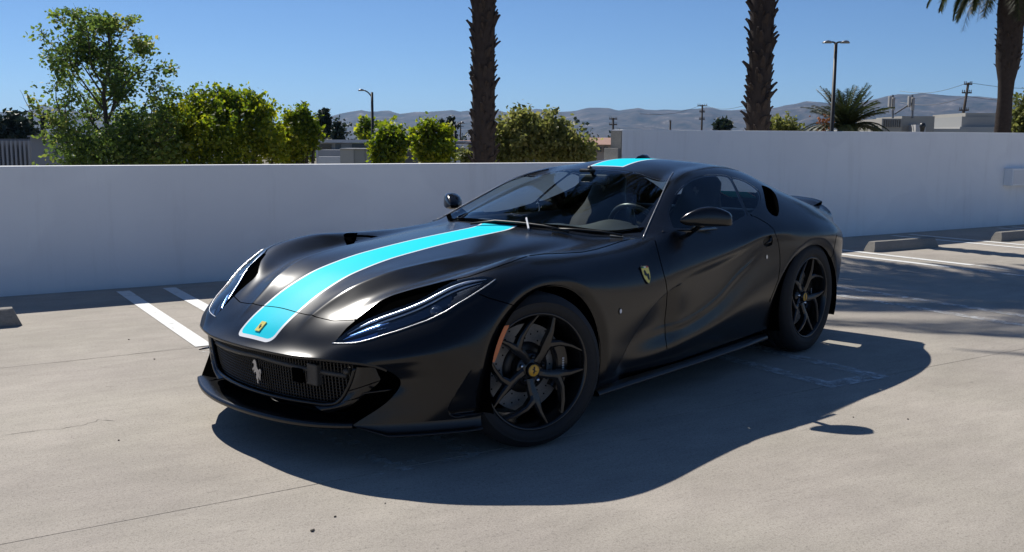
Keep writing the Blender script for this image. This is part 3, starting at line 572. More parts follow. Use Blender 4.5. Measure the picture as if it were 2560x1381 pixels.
r = bld('beige rooftop plant with antenna masts above the taller wall', 2265, 70, 'rooftop plant', 'rooftop_plant'); bpart(r, 'plant_box', 2255, 2337, 291, 70, 5, BEI); bpart(r, 'plant_box', 2205, 2256, 297, 69, 5, BEI); bpart(r, 'roof_block', 2180, 2420, 322, 72, 12, mat('roof_pale', (.45, .44, .41), .8)); bpart(r, 'plant_box', 2290, 2315, 312, 68.8, 2, ROOFG)
for i in range(9): bpart(r, 'rib', 2207+i*5.5, 2209+i*5.5, 299, 68.9, .2, GALV, 318)
for x in (2232, 2281):
    t0, t1 = at(x, 296, 70), at(x, 238, 70); part_local(MB().tube([t0, t1], .08, 8).build('mast', GALV), r)
    for j, s_ in enumerate((-5, 4)): part_local(MB().hexa(*boxpx(x+s_-3, x+s_+3, 241+j*3, 69.7, .3, GZ, 268+j*8)).build('antenna_panel', mat('antenna_grey', (.34, .33, .32), .6), None, False, .03), r)
part_local(MB().tube([at(2236, 286, 70), at(2279, 258, 70)], .06, 6).build('brace', GALV), r)
r = bld('grey rooftop parapet beside the stubbly palm', 2450, 75, 'rooftop plant', 'rooftop_plant'); bpart(r, 'roof_block', 2405, 2500, 292, 75, 8, mat('roof_grey', (.30, .30, .29), .8)); bpart(r, 'cap', 2414, 2490, 283, 76, 6, BEI, 292); bpart(r, 'wall', 2400, 2640, 318, 74, 8, mat('roof_pale', (.45, .44, .41), .8))
p_ = at(2306, 320, 60); v_ = empty('roof_vent', (p_[0], p_[1], p_[2]-.3), 0, 'round turbine vent peeping over the taller white wall', 'vent'); part_local(MB().lathe([(0, .62), (.14, .58), (.2, .42), (.14, .26), (.12, 0)], 14, 'z', tuple(v_.location)).build('cowl', mat('vent_dark', (.05, .05, .05), .4, .5), None, True), v_)
# ---- the town on the valley floor, too far away to tell apart
rng = np.random.default_rng(77); tn = MB()
for i in range(1900):
    px = rng.uniform(-2200, 4800); dp = rng.uniform(260, 4200); c = CP+ray(px, 360)*dp; c[2] = GZ; w, h = rng.uniform(5, 14), rng.uniform(3, 8)
    tn.box((c[0]-w, c[1]-w, GZ), (c[0]+w, c[1]+w, GZ+h))
o = tn.build('distant_town', mat('town_pale', (.36, .33, .30), .9, noise=(.02, .5)), fix=False); tag(o, 'pale scatter of far-off houses below the hills', 'town', kind='stuff')
pts = []
for i in range(1500):
    px = rng.uniform(-2200, 4800); dp = rng.uniform(320, 3800); c = CP+ray(px, 360)*dp; r_ = rng.uniform(3, 7)
    d_ = rng.normal(size=(60, 3)); d_ /= np.linalg.norm(d_, axis=1, keepdims=True); pts.append(np.array([c[0], c[1], GZ+r_])+d_*r_*[1, 1, 1.1])
o = link('distant_trees', leaves(np.concatenate(pts), 1.7, rng), LF3); tag(o, 'dark far-off trees scattered over the valley floor', 'trees', kind='stuff')
# ---- haze
HZ = bpy.data.materials.new('haze'); HZ.use_nodes = True; nt = HZ.node_tree; nt.nodes.clear(); o_ = nt.nodes.new('ShaderNodeOutputMaterial'); pv = nt.nodes.new('ShaderNodeVolumePrincipled')
pv.inputs['Color'].default_value = (.36, .62, 1.0, 1); pv.inputs['Density'].default_value = HAZE_DENSITY; pv.inputs['Anisotropy'].default_value = .3; nt.links.new(pv.outputs[0], o_.inputs['Volume'])
hz = MB().box((-14000, -14000, GZ-60), (14000, 14000, 520)).build('haze', HZ); tag(hz, kind='stuff')
# ================================================================== car body surface (left half, y >= 0)
# car frame: x forward from the front axle, y to the car's left, z up; rows follow the feature lines of the body
ROWS = [
 # 0 centre line
 [(.900,0,.462),(.878,0,.474),(.856,0,.492),(.813,0,.535),(.705,0,.609),(.575,0,.680),(.38,0,.752),(.105,0,.806),(-.29,0,.850),(-.55,0,.872),(-.69,0,.884),(-.75,0,.902),
  (-.9,0,.955),(-1.2,0,1.055),(-1.5,0,1.143),(-1.733,0,1.206),(-1.95,0,1.246),(-2.15,0,1.255),(-2.5,0,1.226),(-2.8,0,1.168),(-3.1,0,1.085),(-3.35,0,1.005),(-3.5,0,.955),(-3.62,0,.935),(-3.72,0,.945)],
 # 1 stripe edge
 [(.894,.13,.462),(.872,.13,.474),(.845,.13,.494),(.80,.13,.537),(.70,.13,.606),(.575,.135,.676),(.38,.14,.749),(.105,.15,.803),(-.29,.16,.848),(-.55,.16,.870),(-.70,.155,.883),(-.76,.155,.900),
  (-.9,.155,.950),(-1.2,.15,1.052),(-1.5,.145,1.140),(-1.727,.14,1.203),(-1.95,.14,1.243),(-2.15,.14,1.252),(-2.5,.14,1.223),(-2.8,.14,1.166),(-3.1,.15,1.083),(-3.35,.17,1.002),(-3.5,.18,.953),(-3.62,.18,.934),(-3.72,.18,.944)],
 # 2 hood crease / roof
 [(.885,.23,.462),(.862,.23,.475),(.829,.23,.497),(.785,.228,.535),(.69,.232,.606),(.5,.29,.716),(.28,.36,.776),(0,.40,.808),(-.3,.43,.832),(-.55,.435,.855),(-.76,.40,.873),(-.83,.39,.890),
  (-1.0,.375,.955),(-1.3,.345,1.060),(-1.55,.315,1.140),(-1.703,.30,1.186),(-1.95,.28,1.231),(-2.15,.27,1.242),(-2.5,.27,1.217),(-2.8,.28,1.160),(-3.1,.30,1.083),(-3.35,.34,.990),(-3.5,.36,.944),(-3.62,.37,.930),(-3.715,.37,.940)],
 # 3 hood channel / outer windscreen / roof
 [(.870,.32,.462),(.846,.32,.475),(.808,.325,.500),(.766,.33,.538),(.675,.345,.600),(.5,.415,.683),(.3,.505,.735),(0,.565,.776),(-.3,.585,.802),(-.6,.60,.830),(-.86,.60,.852),(-.95,.595,.874),
  (-1.1,.575,.935),(-1.35,.53,1.035),(-1.55,.49,1.108),(-1.666,.465,1.154),(-1.9,.435,1.204),(-2.2,.42,1.223),(-2.5,.415,1.203),(-2.8,.42,1.140),(-3.1,.445,1.045),(-3.35,.50,.955),(-3.5,.53,.918),(-3.61,.54,.908),(-3.70,.54,.918)],
 # 4 hood side edge / windscreen pillar / roof rail
 [(.842,.42,.464),(.820,.425,.477),(.783,.435,.504),(.738,.447,.542),(.65,.465,.605),(.52,.52,.676),(.42,.61,.727),(.31,.71,.764),(.2,.755,.797),(.04,.758,.827),(-.1,.752,.842),(-.3,.745,.836),(-.6,.75,.836),(-.9,.775,.850),(-1.02,.785,.863),(-1.1,.775,.896),
  (-1.35,.700,1.018),(-1.52,.645,1.103),(-1.65,.605,1.146),(-1.85,.585,1.176),(-2.2,.575,1.185),(-2.5,.57,1.155),(-2.8,.585,1.075),(-3.1,.63,.985),(-3.3,.665,.925),(-3.45,.67,.885),(-3.6,.655,.862),(-3.66,.645,.865)],
 # 5 lower edge of head light / fender crest / belt line
 [(.798,.530,.462),(.785,.538,.475),(.742,.575,.516),(.625,.69,.566),(.506,.775,.610),(.40,.83,.668),(.30,.852,.724),(.209,.862,.770),(.1,.862,.797),(-.05,.862,.815),(-.3,.868,.812),(-.6,.872,.806),(-.9,.872,.815),(-1.08,.870,.848),
  (-1.2,.868,.874),(-1.5,.868,.884),(-1.8,.866,.890),(-2.05,.858,.912),(-2.3,.840,.945),(-2.5,.822,.962),(-2.8,.805,.955),(-3.1,.800,.902),(-3.35,.77,.842),(-3.5,.735,.812),(-3.6,.70,.80)],
 # 6 shoulder
 [(.728,.655,.452),(.665,.735,.474),(.585,.805,.498),(.45,.888,.548),(.3,.930,.635),(.15,.948,.702),(0,.953,.735),(-.2,.957,.733),(-.5,.957,.700),(-.8,.953,.690),(-1.1,.951,.700),(-1.5,.947,.732),(-1.8,.943,.772),(-2.1,.942,.818),(-2.4,.952,.824),
  (-2.7,.966,.806),(-3.0,.958,.782),(-3.25,.912,.752),(-3.42,.845,.725),(-3.55,.76,.70)],
 # 7 upper scallop
 [(.677,.690,.426),(.610,.770,.440),(.49,.874,.455),(.35,.938,.492),(.2,.960,.56),(0,.968,.64),(-.25,.969,.63),(-.5,.968,.575),(-.8,.962,.560),(-1.1,.946,.605),(-1.5,.930,.652),(-1.8,.927,.703),(-2.05,.932,.760),(-2.3,.950,.760),(-2.5,.970,.735),
  (-2.75,.980,.715),(-3.0,.968,.68),(-3.25,.918,.64),(-3.42,.85,.615),(-3.54,.77,.60)],
 # 8 ridge
 [(.623,.715,.371),(.570,.785,.377),(.48,.870,.382),(.35,.940,.400),(.2,.964,.45),(0,.970,.50),(-.25,.970,.47),(-.45,.968,.420),(-.7,.952,.372),(-1.0,.927,.384),(-1.3,.918,.410),(-1.55,.916,.472),(-1.8,.919,.583),(-2.0,.926,.672),(-2.2,.942,.69),(-2.5,.972,.66),
  (-2.75,.982,.64),(-3.0,.968,.60),(-3.25,.916,.54),(-3.42,.845,.50),(-3.54,.765,.48)],
 # 9 lower door edge
 [(.660,.690,.300),(.590,.758,.300),(.48,.858,.297),(.35,.930,.296),(.15,.955,.30),(-.2,.958,.27),(-.45,.955,.232),(-.75,.946,.246),(-1.05,.940,.268),(-1.3,.937,.298),(-1.58,.935,.342),(-1.92,.936,.426),(-2.22,.946,.512),(-2.5,.966,.55),
  (-2.75,.974,.53),(-3.0,.962,.46),(-3.25,.905,.41),(-3.42,.83,.38),(-3.54,.75,.37)],
 # 10 bottom
 [(.777,.590,.196),(.665,.700,.200),(.52,.815,.203),(.35,.898,.202),(.1,.92,.19),(-.3,.915,.175),(-.5,.905,.172),(-1.0,.895,.178),(-1.5,.890,.19),(-2.0,.892,.205),(-2.3,.90,.22),(-2.7,.93,.25),(-3.0,.93,.26),(-3.25,.87,.27),(-3.42,.80,.275),(-3.53,.72,.28)],
]
def akima(xk, yk, x):
    xk = np.asarray(xk, float); yk = np.asarray(yk, float)
    if xk[0] > xk[-1]: xk = xk[::-1]; yk = yk[::-1]
    m = np.diff(yk)/np.diff(xk); m = np.concatenate([[3*m[0]-2*m[1], 2*m[0]-m[1]], m, [2*m[-1]-m[-2], 3*m[-1]-2*m[-2]]])
    w1 = np.abs(m[3:]-m[2:-1])+np.abs(m[3:]+m[2:-1])/2; w2 = np.abs(m[1:-2]-m[:-3])+np.abs(m[1:-2]+m[:-3])/2
    w1 = w1+1e-9; w2 = w2+1e-9
    d = (w1*m[1:-2]+w2*m[2:-1])/(w1+w2)
    i = np.clip(np.searchsorted(xk, x)-1, 0, len(xk)-2); h = xk[i+1]-xk[i]; t = (x-xk[i])/h
    return (yk[i]*(1+2*t)*(1-t)**2+h*d[i]*t*(1-t)**2+yk[i+1]*t*t*(3-2*t)+h*d[i+1]*t*t*(t-1))
NR = len(ROWS); NS, NSP = 340, 15
UK = np.array([0, .22, .45, .63, .74, 1.0])
cowl_x = [-.70, -.712, -.79, -.90, -1.05, -1.09]+[-1.09]*5
head_x = [-1.733, -1.727, -1.703, -1.666, -1.635, -1.68]+[-1.69]*5
us = np.linspace(0, 1, NS)
rowP = np.zeros((NR, NS, 3))
for j, R in enumerate(ROWS):
    A = np.array(R, float)
    xs = akima(UK, [A[0, 0], .2, cowl_x[j], head_x[j], -2.2, A[-1, 0]], us)
    xs = np.clip(xs, A[-1, 0], A[0, 0])
    rowP[j, :, 0] = xs; rowP[j, :, 1] = akima(A[:, 0], A[:, 1], xs); rowP[j, :, 2] = akima(A[:, 0], A[:, 2], xs)
def gsm(a, sig, axis):
    n = int(3*sig)+1; k = np.exp(-.5*(np.arange(-n, n+1)/sig)**2); k /= k.sum()
    a = np.moveaxis(a, axis, 0); L = len(a)
    pad = np.concatenate([2*a[0]-a[n:0:-1], a, 2*a[-1]-a[-2:-n-2:-1]])
    return np.moveaxis(sum(k[i]*pad[i:i+L] for i in range(2*n+1)), 0, axis)
rowP = gsm(rowP, 1.8, 1)
# cross sections: centripetal Catmull-Rom through the rows
def cross(rowP):
    P = np.concatenate([rowP[1:2]*[1, -1, 1], rowP, 2*rowP[-1:]-rowP[-2:-1]])
    out = []
    for j in range(1, NR):
        p0, p1, p2, p3 = P[j-1], P[j], P[j+1], P[j+2]
        k = lambda a, b: np.sqrt(np.linalg.norm(b-a, axis=1))[:, None]+1e-6
        t0 = np.zeros((NS, 1)); t1 = t0+k(p0, p1); t2 = t1+k(p1, p2); t3 = t2+k(p2, p3)
        for q in range(NSP):
            t = t1+(t2-t1)*(q/NSP)
            A1 = (t1-t)/(t1-t0)*p0+(t-t0)/(t1-t0)*p1; A2 = (t2-t)/(t2-t1)*p1+(t-t1)/(t2-t1)*p2; A3 = (t3-t)/(t3-t2)*p2+(t-t2)/(t3-t2)*p3
            B1 = (t2-t)/(t2-t0)*A1+(t-t0)/(t2-t0)*A2; B2 = (t3-t)/(t3-t1)*A2+(t-t1)/(t3-t1)*A3
            out.append((t2-t)/(t2-t1)*B1+(t-t1)/(t2-t1)*B2)
    out.append(rowP[-1]); return np.array(out)         # (NT, NS, 3)
S = cross(rowP)
NT = len(S)
full = np.concatenate([(S*[1, -1, 1])[:0:-1], S])      # mirror so that smoothing keeps the centre line smooth
full = gsm(full, 1.35, 0)
S = full[NT-1:]; S[0, :, 1] = 0
S = gsm(S, 1.2, 1)
VV = np.repeat((np.arange(NT)/NSP)[:, None], NS, 1); UU = np.repeat(us[None], NT, 0)

# raised ridge sweeping up the door, and crisp hood creases
RIDGEB = smooth_poly([(-.70, .372), (-1.0, .384), (-1.28, .405), (-1.56, .475), (-1.79, .59), (-1.98, .672), (-2.1, .74)], 6, False)
_d, _p, _s = line_dist(S.reshape(-1, 3)[:, [0, 2]], RIDGEB); _d = _d.reshape(NT, NS); _p = _p.reshape(NT, NS)
S[:, :, 1] += np.where(VV > 5, .0048*np.exp(-(_d/.016)**2)*sstep(_p, .02, .3)*sstep(_p, 1.0, .8), 0)
CREASE = smooth_poly([(.80, .226), (.69, .232), (.5, .29), (.28, .36), (0, .40), (-.3, .43)], 6, False)
_d, _p, _s = line_dist(S.reshape(-1, 3)[:, [0, 1]], CREASE); _d = _d.reshape(NT, NS); _p = _p.reshape(NT, NS)
S[:, :, 2] += np.where(VV < 5, .0055*np.exp(-np.abs(_d/.022)**1.3)*sstep(_p, .0, .1)*sstep(_p, 1.0, .5), 0)
# ------------------------------------------------------------------ body mesh, feature cuts, panels
ARCH = [(-.048, .345, .382, .375), (-2.70, .330, .425, .380)]
def arch_f(co, k):
    cx, cz, rx, rz = ARCH[k]; q = np.sqrt(((co[:, 0]-cx)/rx)**2+((co[:, 2]-cz)/rz)**2)
    return np.where(co[:, 1] < .55, 9.0, (q-1)*.5*(rx+rz))
bm = bmesh.new(); LU = bm.verts.layers.float.new('u'); LV = bm.verts.layers.float.new('v')
for (x, y, z), u, v in zip(S.reshape(-1, 3), UU.ravel(), VV.ravel()):
    w = bm.verts.new((x, y, z)); w[LU] = u; w[LV] = v
bm.verts.ensure_lookup_table()
for i in range(NT-1):
    for j in range(NS-1):
        a = i*NS+j; bm.faces.new((bm.verts[a], bm.verts[a+1], bm.verts[a+NS+1], bm.verts[a+NS]))
bm.normal_update()
if sum(f.normal.z for f in list(bm.faces)[:200]) < 0:
    for f in bm.faces: f.normal_flip()
    bm.normal_update()
def arrs():
    bm.verts.ensure_lookup_table(); bm.verts.index_update()
    co = np.array([w.co[:] for w in bm.verts]); uv = np.array([(w[LU], w[LV]) for w in bm.verts]); return co, uv
def cut(fn, snap=.12):
    co, uv = arrs(); f = fn(co, uv); f = np.where(np.abs(f) < 1e-7, 1e-7, f)
    E = [e for e in bm.edges]; ei = np.array([(e.verts[0].index, e.verts[1].index) for e in E])
    fa, fb = f[ei[:, 0]], f[ei[:, 1]]; x = np.where((fa*fb < 0) & (np.abs(fa-fb) < 50))[0]
    if len(x) == 0: return
    vs_ = list(bm.verts); onl = set(); moved = {}
    for k in x:                                    # snap vertices that lie next to the line onto it
        t = fa[k]/(fa[k]-fb[k]); e = E[k]
        if t < snap: a, b, tt = e.verts[0], e.verts[1], t
        elif t > 1-snap: a, b, tt = e.verts[1], e.verts[0], 1-t
        else: continue
        if a in moved: continue
        if a.is_boundary and not e.is_boundary: continue
        moved[a] = (a.co.lerp(b.co, tt), a[LU]+(b[LU]-a[LU])*tt, a[LV]+(b[LV]-a[LV])*tt)
    for a, (c, u, v) in moved.items():
        a.co = c; a[LU] = u; a[LV] = v; f[a.index] = 0.0; onl.add(a)
    for k in x:
        e = E[k]; a, b = e.verts; qa, qb = f[ei[k, 0]], f[ei[k, 1]]
        if qa*qb >= 0: continue
        t = qa/(qa-qb); u, v = a[LU]+(b[LU]-a[LU])*t, a[LV]+(b[LV]-a[LV])*t
        ne, nv = bmesh.utils.edge_split(e, a, t); nv[LU] = u; nv[LV] = v; onl.add(nv)
    faces = set(fc for w in onl for fc in w.link_faces)
    for fc in list(faces):
        if not fc.is_valid: continue
        nv = [w for w in fc.verts if w in onl]
        if len(nv) == 2:
            a, b = nv
            if any(b in e.verts for e in a.link_edges if fc in e.link_faces): continue
            try: bmesh.utils.face_split(fc, a, b)
            except Exception: pass
        elif len(nv) > 2:
            bmesh.ops.connect_verts(bm, verts=nv)
def pix(co, far=False): return proj(co*np.array([1, -1 if far else 1, 1]))
def px2m(co): return np.linalg.norm(co-CP, axis=1)/FOC
def guard(f, ok): return np.where(ok, f, 99.0)
# --- polygons traced in the photograph (near side), laid onto the body surface
HEADL = [(831,859),(860,859.5),(892,857),(925,849),(962,837.5),(1003,825),(1041,811.5),(1070,801),(1093,790),(1120,776),(1145,760),(1172,744),(1197,728),(1220,713),(1239,699),(1236,696),(1222,692.5),(1208,691),(1190,691.5),(1171,694.5),(1150,699),(1129,706),(1106,717),(1086,729),(1067,739.5),(1041,753),(1009,765),(985,773),(962,781),(935,791),(912,801),(890,813),(871,826),(850,843)]
SLIT = [(893,797),(906,787),(920,775),(936,763),(950,753),(962,746.5),(985,737),(1015,728),(1040,721),(1067,714.5),(1100,706),(1129,699),(1145,698),(1136,712),(1110,726),(1090,739),(1071,749),(1045,762),(1013,775),(989,783),(966,791),(939,801),(916,811),(896,822),(878,834),(858,850),(834,859),(846,844),(866,820)]
DGLASS = [(1673,533),(1679,513),(1688,494),(1697,481),(1708,469),(1720,459),(1733,451),(1748,445.5),(1765,442),(1783,441),(1801,441),(1813,442.5),(1822,445),(1832,462),(1845,492),(1856,517),(1865,537),(1848,547),(1827,558),(1800,566),(1760,570),(1715,571),(1684,568),(1678,553)]
QGLASS = [(1831,447),(1843,449),(1857,453.5),(1870,460),(1882,468),(1892,477),(1898,486),(1899,497),(1896,508),(1891,518),(1885,527),(1877,532.5),(1870,530),(1862,512),(1852,489),(1841,466)]
QVENT = [(1903,463),(1913,465.5),(1925,471),(1934,479),(1940,488),(1944,499),(1947,513),(1948,527),(1945,541),(1938,541.5),(1929,537),(1921,529),(1916,519),(1913,506),(1911,492),(1908,478)]
HVENT = [(859,586),(866,583),(880,582),(894,583),(892,594),(888,605),(881,613),(873,617),(866,612),(861,600)]
HANDLE = [(1907,606),(1911,598),(1918,592),(1926,588),(1931,592),(1932,604),(1930,613),(1922,617),(1913,617),(1908,613)]
DUCT = [(1183,914),(1160,954),(1140,986),(1124,1014),(1121,1026),(1126,1038),(1140,1043),(1180,1037),(1235,1026),(1290,1010),(1290,940),(1230,930)]
def f_head(co, uv): return guard(poly_sdf(pix(co), HEADL)*px2m(co), (co[:, 0] > -.2) & (uv[:, 1] < 6.5))
def f_slit(co, uv): return guard(poly_sdf(pix(co), SLIT)*px2m(co), (co[:, 0] > -.2) & (uv[:, 1] < 6.5))
def f_dg(co, uv): return guard(poly_sdf(pix(co), DGLASS)*px2m(co), (uv[:, 1] > 3.7) & (uv[:, 1] < 5.6) & (co[:, 0] < -.9))
def f_qg(co, uv): return guard(poly_sdf(pix(co), QGLASS)*px2m(co), (uv[:, 1] > 3.7) & (uv[:, 1] < 5.6) & (co[:, 0] < -.9))
def f_qv(co, uv): return guard(poly_sdf(pix(co), QVENT)*px2m(co), (uv[:, 1] > 3.7) & (uv[:, 1] < 6.2) & (co[:, 0] < -1.5))
def f_hv(co, uv): return guard(poly_sdf(pix(co, True), HVENT)*px2m(co*[1, -1, 1]), (uv[:, 1] > 2.9) & (uv[:, 1] < 4.05) & (co[:, 0] > -.32) & (co[:, 0] < 0))
def f_handle(co, uv): return guard(poly_sdf(pix(co), HANDLE)*px2m(co), (uv[:, 1] > 5) & (co[:, 0] < -1.6))
def f_duct(co, uv): return guard(poly_sdf(pix(co), DUCT)*px2m(co), (uv[:, 1] > 6) & (co[:, 0] > 0))
# windscreen in surface coordinates (stations follow the cowl and the header)
U_C, U_H = .462, .621
def f_ws(co, uv):
    u, v = uv[:, 0], uv[:, 1]; vm = 3.78-.05*np.abs((u-.54)/.08)**2
    a = (U_C-u)*6.2; b = (u-U_H)*5.0; c = (v-vm)*.19
    r = .03; qx = np.maximum(np.maximum(a, b)+r, 0); qy = np.maximum(c+r, 0)
    return np.minimum(np.maximum(np.maximum(a, b)+r, c+r), 0)+np.hypot(qx, qy)-r
# rear window, not seen from here
def f_rw(co, uv):
    u, v = uv[:, 0], uv[:, 1]; return np.maximum(np.maximum((.835-u)*6, (u-.945)*6), (v-3.3)*.15)
# seams: (polyline, space) ; pixel polylines on the near side, or plan / side coordinates in metres
SEAMS = {
 'hood_front': ('plan', [(.708, -.05), (.708, .13), (.703, .25), (.688, .36), (.655, .462)]),
 'hood_side': ('pix', [(1139,699), (1171,692.5), (1197,683.5), (1236,670), (1275,656.5), (1300,647), (1322,640), (1360,635.5), (1410,633.5), (1455,631), (1490,624), (1520,615), (1550,605), (1585,596)]),
 'door_front': ('pix', [(1637,600), (1644,625), (1650,650), (1658,680), (1665,706), (1668,731), (1666,765), (1662,800), (1663,840), (1668,877)]),
 'door_rear': ('pix', [(1878,538), (1892,544), (1918,559), (1933,572), (1940,588), (1946,608), (1950,637), (1950,668), (1946,698), (1937,722), (1925,752)]),
 'bumper_side': ('pix', [(1192,733), (1223,746), (1262,757), (1310,772)]),
 'bumper_rear': ('pix', [(2091,590), (2083,636), (2070,662)]),
}
SEAM_W = .0021
def f_seam(name, off=None):
    """off None: |distance|-width ; else signed distance minus off (used for cutting)"""
    sp, pl = SEAMS[name]
    def fn(co, uv):
        if sp == 'plan':
            d, p, s = line_dist(co[:, :2], pl); ok = (co[:, 2] > .4) & (co[:, 0] > .3); k = 1.0
        else:
            d, p, s = line_dist(pix(co), pl); k = px2m(co)
            ok = (uv[:, 1] > 3.0) if name != 'hood_side' else (uv[:, 1] > 3.2) & (uv[:, 1] < 6) & (co[:, 0] > -1.15)
            if name == 'door_rear': ok &= uv[:, 1] > 4.8
            if name == 'bumper_rear': ok &= (co[:, 0] < -2.8) & (uv[:, 1] > 5)
        if off is None: return guard(d*k-SEAM_W, ok)
        return guard(s*d*k-off, ok & (p > .0005) & (p < .9995))
    return fn
# stripe: distance along the centre line from the nose end
cl = S[0]; arc = np.concatenate([[0], np.cumsum(np.linalg.norm(np.diff(cl, axis=0), axis=1))])
s_end = np.interp(-.862, -cl[:, 0], arc)
def stripe_sd(co, half, inset, rad):
    s = np.interp(-(co[:, 0]+.30*co[:, 1]**2), -cl[:, 0], arc)-s_end; y = np.abs(co[:, 1])
    a = inset-s; b = y-half
    return np.minimum(np.maximum(a+rad, b+rad), 0)+np.hypot(np.maximum(a+rad, 0), np.maximum(b+rad, 0))-rad
def f_str_o(co, uv): return guard(stripe_sd(co, .134, 0, .040), (uv[:, 0] < U_C-.003) | (uv[:, 0] > U_H+.012))
def f_str_i(co, uv): return guard(stripe_sd(co, .1205, .019, .030), (uv[:, 0] < U_C-.003) | (uv[:, 0] > U_H+.0145))
def f_ucowl(co, uv): return guard(uv[:, 0]-(U_C-.003), np.abs(co[:, 1]) < .3)
def f_uhead(co, uv): return guard(uv[:, 0]-(U_H+.012), uv[:, 1] < 4.2)
def f_uhead2(co, uv): return guard(uv[:, 0]-(U_H+.0145), uv[:, 1] < 1.2)
# --- blade behind the front wheel: cut, then push the door side in
BLADE = smooth_poly([(-.535, .235), (-.60, .305), (-.683, .385), (-.80, .478), (-.889, .540), (-1.006, .586), (-1.162, .625)], 8, False)
def f_blade(co, uv, off=0.0):
    d, p, s = line_dist(co[:, [0, 2]], BLADE); f = d*s-off
    return guard(f, (co[:, 1] > .8) & (uv[:, 1] > 5) & (p > .002) & (p < .998))
for _o in (-.0045, 0.0, .006, .0105): cut(lambda c, q: f_blade(c, q, _o), .04)
co, uv = arrs()
d, p, s = line_dist(co[:, [0, 2]], BLADE); m = (co[:, 1] > .8) & (uv[:, 1] > 5) & (s > 0) & (d > .001)
amp = .036*sstep(p, 1.0, .72)*sstep(p, 0, .15)*np.exp(-(d/.30)**2)*np.clip(d/.006, 0, 1)*m
# duct in front of the wheel: sharp at its front edge
for _o in (-.0045, 0.0, .006, .0105): cut(lambda c, q: f_duct(c, q)+_o, .04)
co, uv = arrs(); d2 = -f_duct(co, uv); px = pix(co)
amp2 = .030*np.clip(d2/.006, 0, 1)*sstep(px[:, 1], 915, 1000)*sstep(px[:, 0], 1300, 1150)*(d2 > 0)
d, p, s = line_dist(co[:, [0, 2]], BLADE); m = (co[:, 1] > .8) & (uv[:, 1] > 5) & (s > 0) & (d > .001)
amp = .036*sstep(p, 1.0, .72)*sstep(p, 0, .15)*np.exp(-(d/.30)**2)*np.clip(d/.006, 0, 1)*m
lip = np.zeros(len(co))
for k in (0, 1):
    da = arch_f(co, k); t = np.clip(da/.048, 0, 1); lip += .020*(1-t)**1.3*(co[:, 2] > .12)*(da < .048)
# door-handle pocket
cut(f_handle); co2, uv2 = arrs()
for i, w in enumerate(bm.verts):
    if i < len(co): w.co.y -= amp[i]+amp2[i]+lip[i]
bm.normal_update()
# --- all cuts
cut(lambda c, q: arch_f(c, 0)); cut(lambda c, q: arch_f(c, 1))
for fn in (f_ws, lambda c, q: f_ws(c, q)+.022, f_rw, f_dg, lambda c, q: f_dg(c, q)-.010, f_qg, lambda c, q: f_qg(c, q)-.008, f_qv, f_hv, f_head, f_slit, f_str_o, f_str_i, f_ucowl, f_uhead, f_uhead2): cut(fn)
for nm in SEAMS:
    for off in (SEAM_W, -SEAM_W): cut(f_seam(nm, off))
bm.normal_update(); bm.faces.ensure_lookup_table(); bm.faces.index_update()
FC = np.array([f.calc_center_median()[:] for f in bm.faces]); FUV = np.array([(sum(w[LU] for w in f.verts)/len(f.verts), sum(w[LV] for w in f.verts)/len(f.verts)) for f in bm.faces])
lab = np.full(len(FC), 'body_shell', dtype=object)
PXC = pix(FC)
# panels
hs = smooth_poly(SEAMS['hood_side'][1], 2, False); hp = SEAMS['hood_front'][1]
hood_pl = np.concatenate([[(893, 797)], np.array(SLIT[1:12]), np.array(SEAMS['hood_side'][1])])
hood_y = np.interp(PXC[:, 0], hood_pl[:, 0], hood_pl[:, 1])
isfront = (FC[:, 0] > -1.2) & (FUV[:, 0] < U_C) & (FUV[:, 1] < 5.8)
hxf = np.interp(FC[:, 1], [q[1] for q in hp], [q[0] for q in hp])
hood = isfront & (FC[:, 0] < hxf) & (((PXC[:, 1] < hood_y) | (FUV[:, 1] < 3.3)) & (PXC[:, 0] < 1590))
lab[hood] = 'hood'
dfx = np.interp(PXC[:, 1], [q[1] for q in SEAMS['door_front'][1]], [q[0] for q in SEAMS['door_front'][1]])
drx = np.interp(PXC[:, 1], [q[1] for q in SEAMS['door_rear'][1]], [q[0] for q in SEAMS['door_rear'][1]])
low_ok = FUV[:, 1] < 9.0
door = (FUV[:, 1] > 4.9) & low_ok & (PXC[:, 0] > dfx) & (PXC[:, 0] < drx) & (FC[:, 0] < -.8) & (FC[:, 0] > -2.5) & (PXC[:, 1] > 500)
lab[door] = 'door'
fend = (lab == 'body_shell') & (FC[:, 0] > -1.3) & (FC[:, 0] < .6) & (FUV[:, 1] > 3.5) & (PXC[:, 0] < dfx+2) & (FUV[:, 0] < .5)
lab[fend] = 'fender'
byl = np.interp(PXC[:, 0], [900, 1192, 1310], [600, 733, 772])
bump = ((lab == 'fender') | (lab == 'body_shell')) & (FC[:, 0] > .0) & (((PXC[:, 1] > byl) & (PXC[:, 0] < 1330)) | (FC[:, 0] > .62)) & ~hood
lab[bump] = 'front_bumper'
rb = (lab == 'body_shell') & (FC[:, 0] < -3.0) & (PXC[:, 0] > np.interp(PXC[:, 1], [590, 636, 662], [2091, 2083, 2070])) & (FUV[:, 1] > 5.6)
lab[rb] = 'rear_bumper'
sill = (FUV[:, 1] >= 9.0) & (FC[:, 0] < -.35) & (FC[:, 0] > -2.35); lab[sill] = 'side_sill'
def fm(fn): return fn(FC, FUV) < 0
so, si = fm(f_str_o), fm(f_str_i)
strlab = np.where(FC[:, 0] > .706, 'nose', np.where(FC[:, 0] > -1.0, 'hood', 'roof'))
for z in ('nose', 'hood', 'roof'):
    lab[so & (strlab == z)] = 'stripe_border@'+z; lab[si & (strlab == z)] = 'stripe@'+z
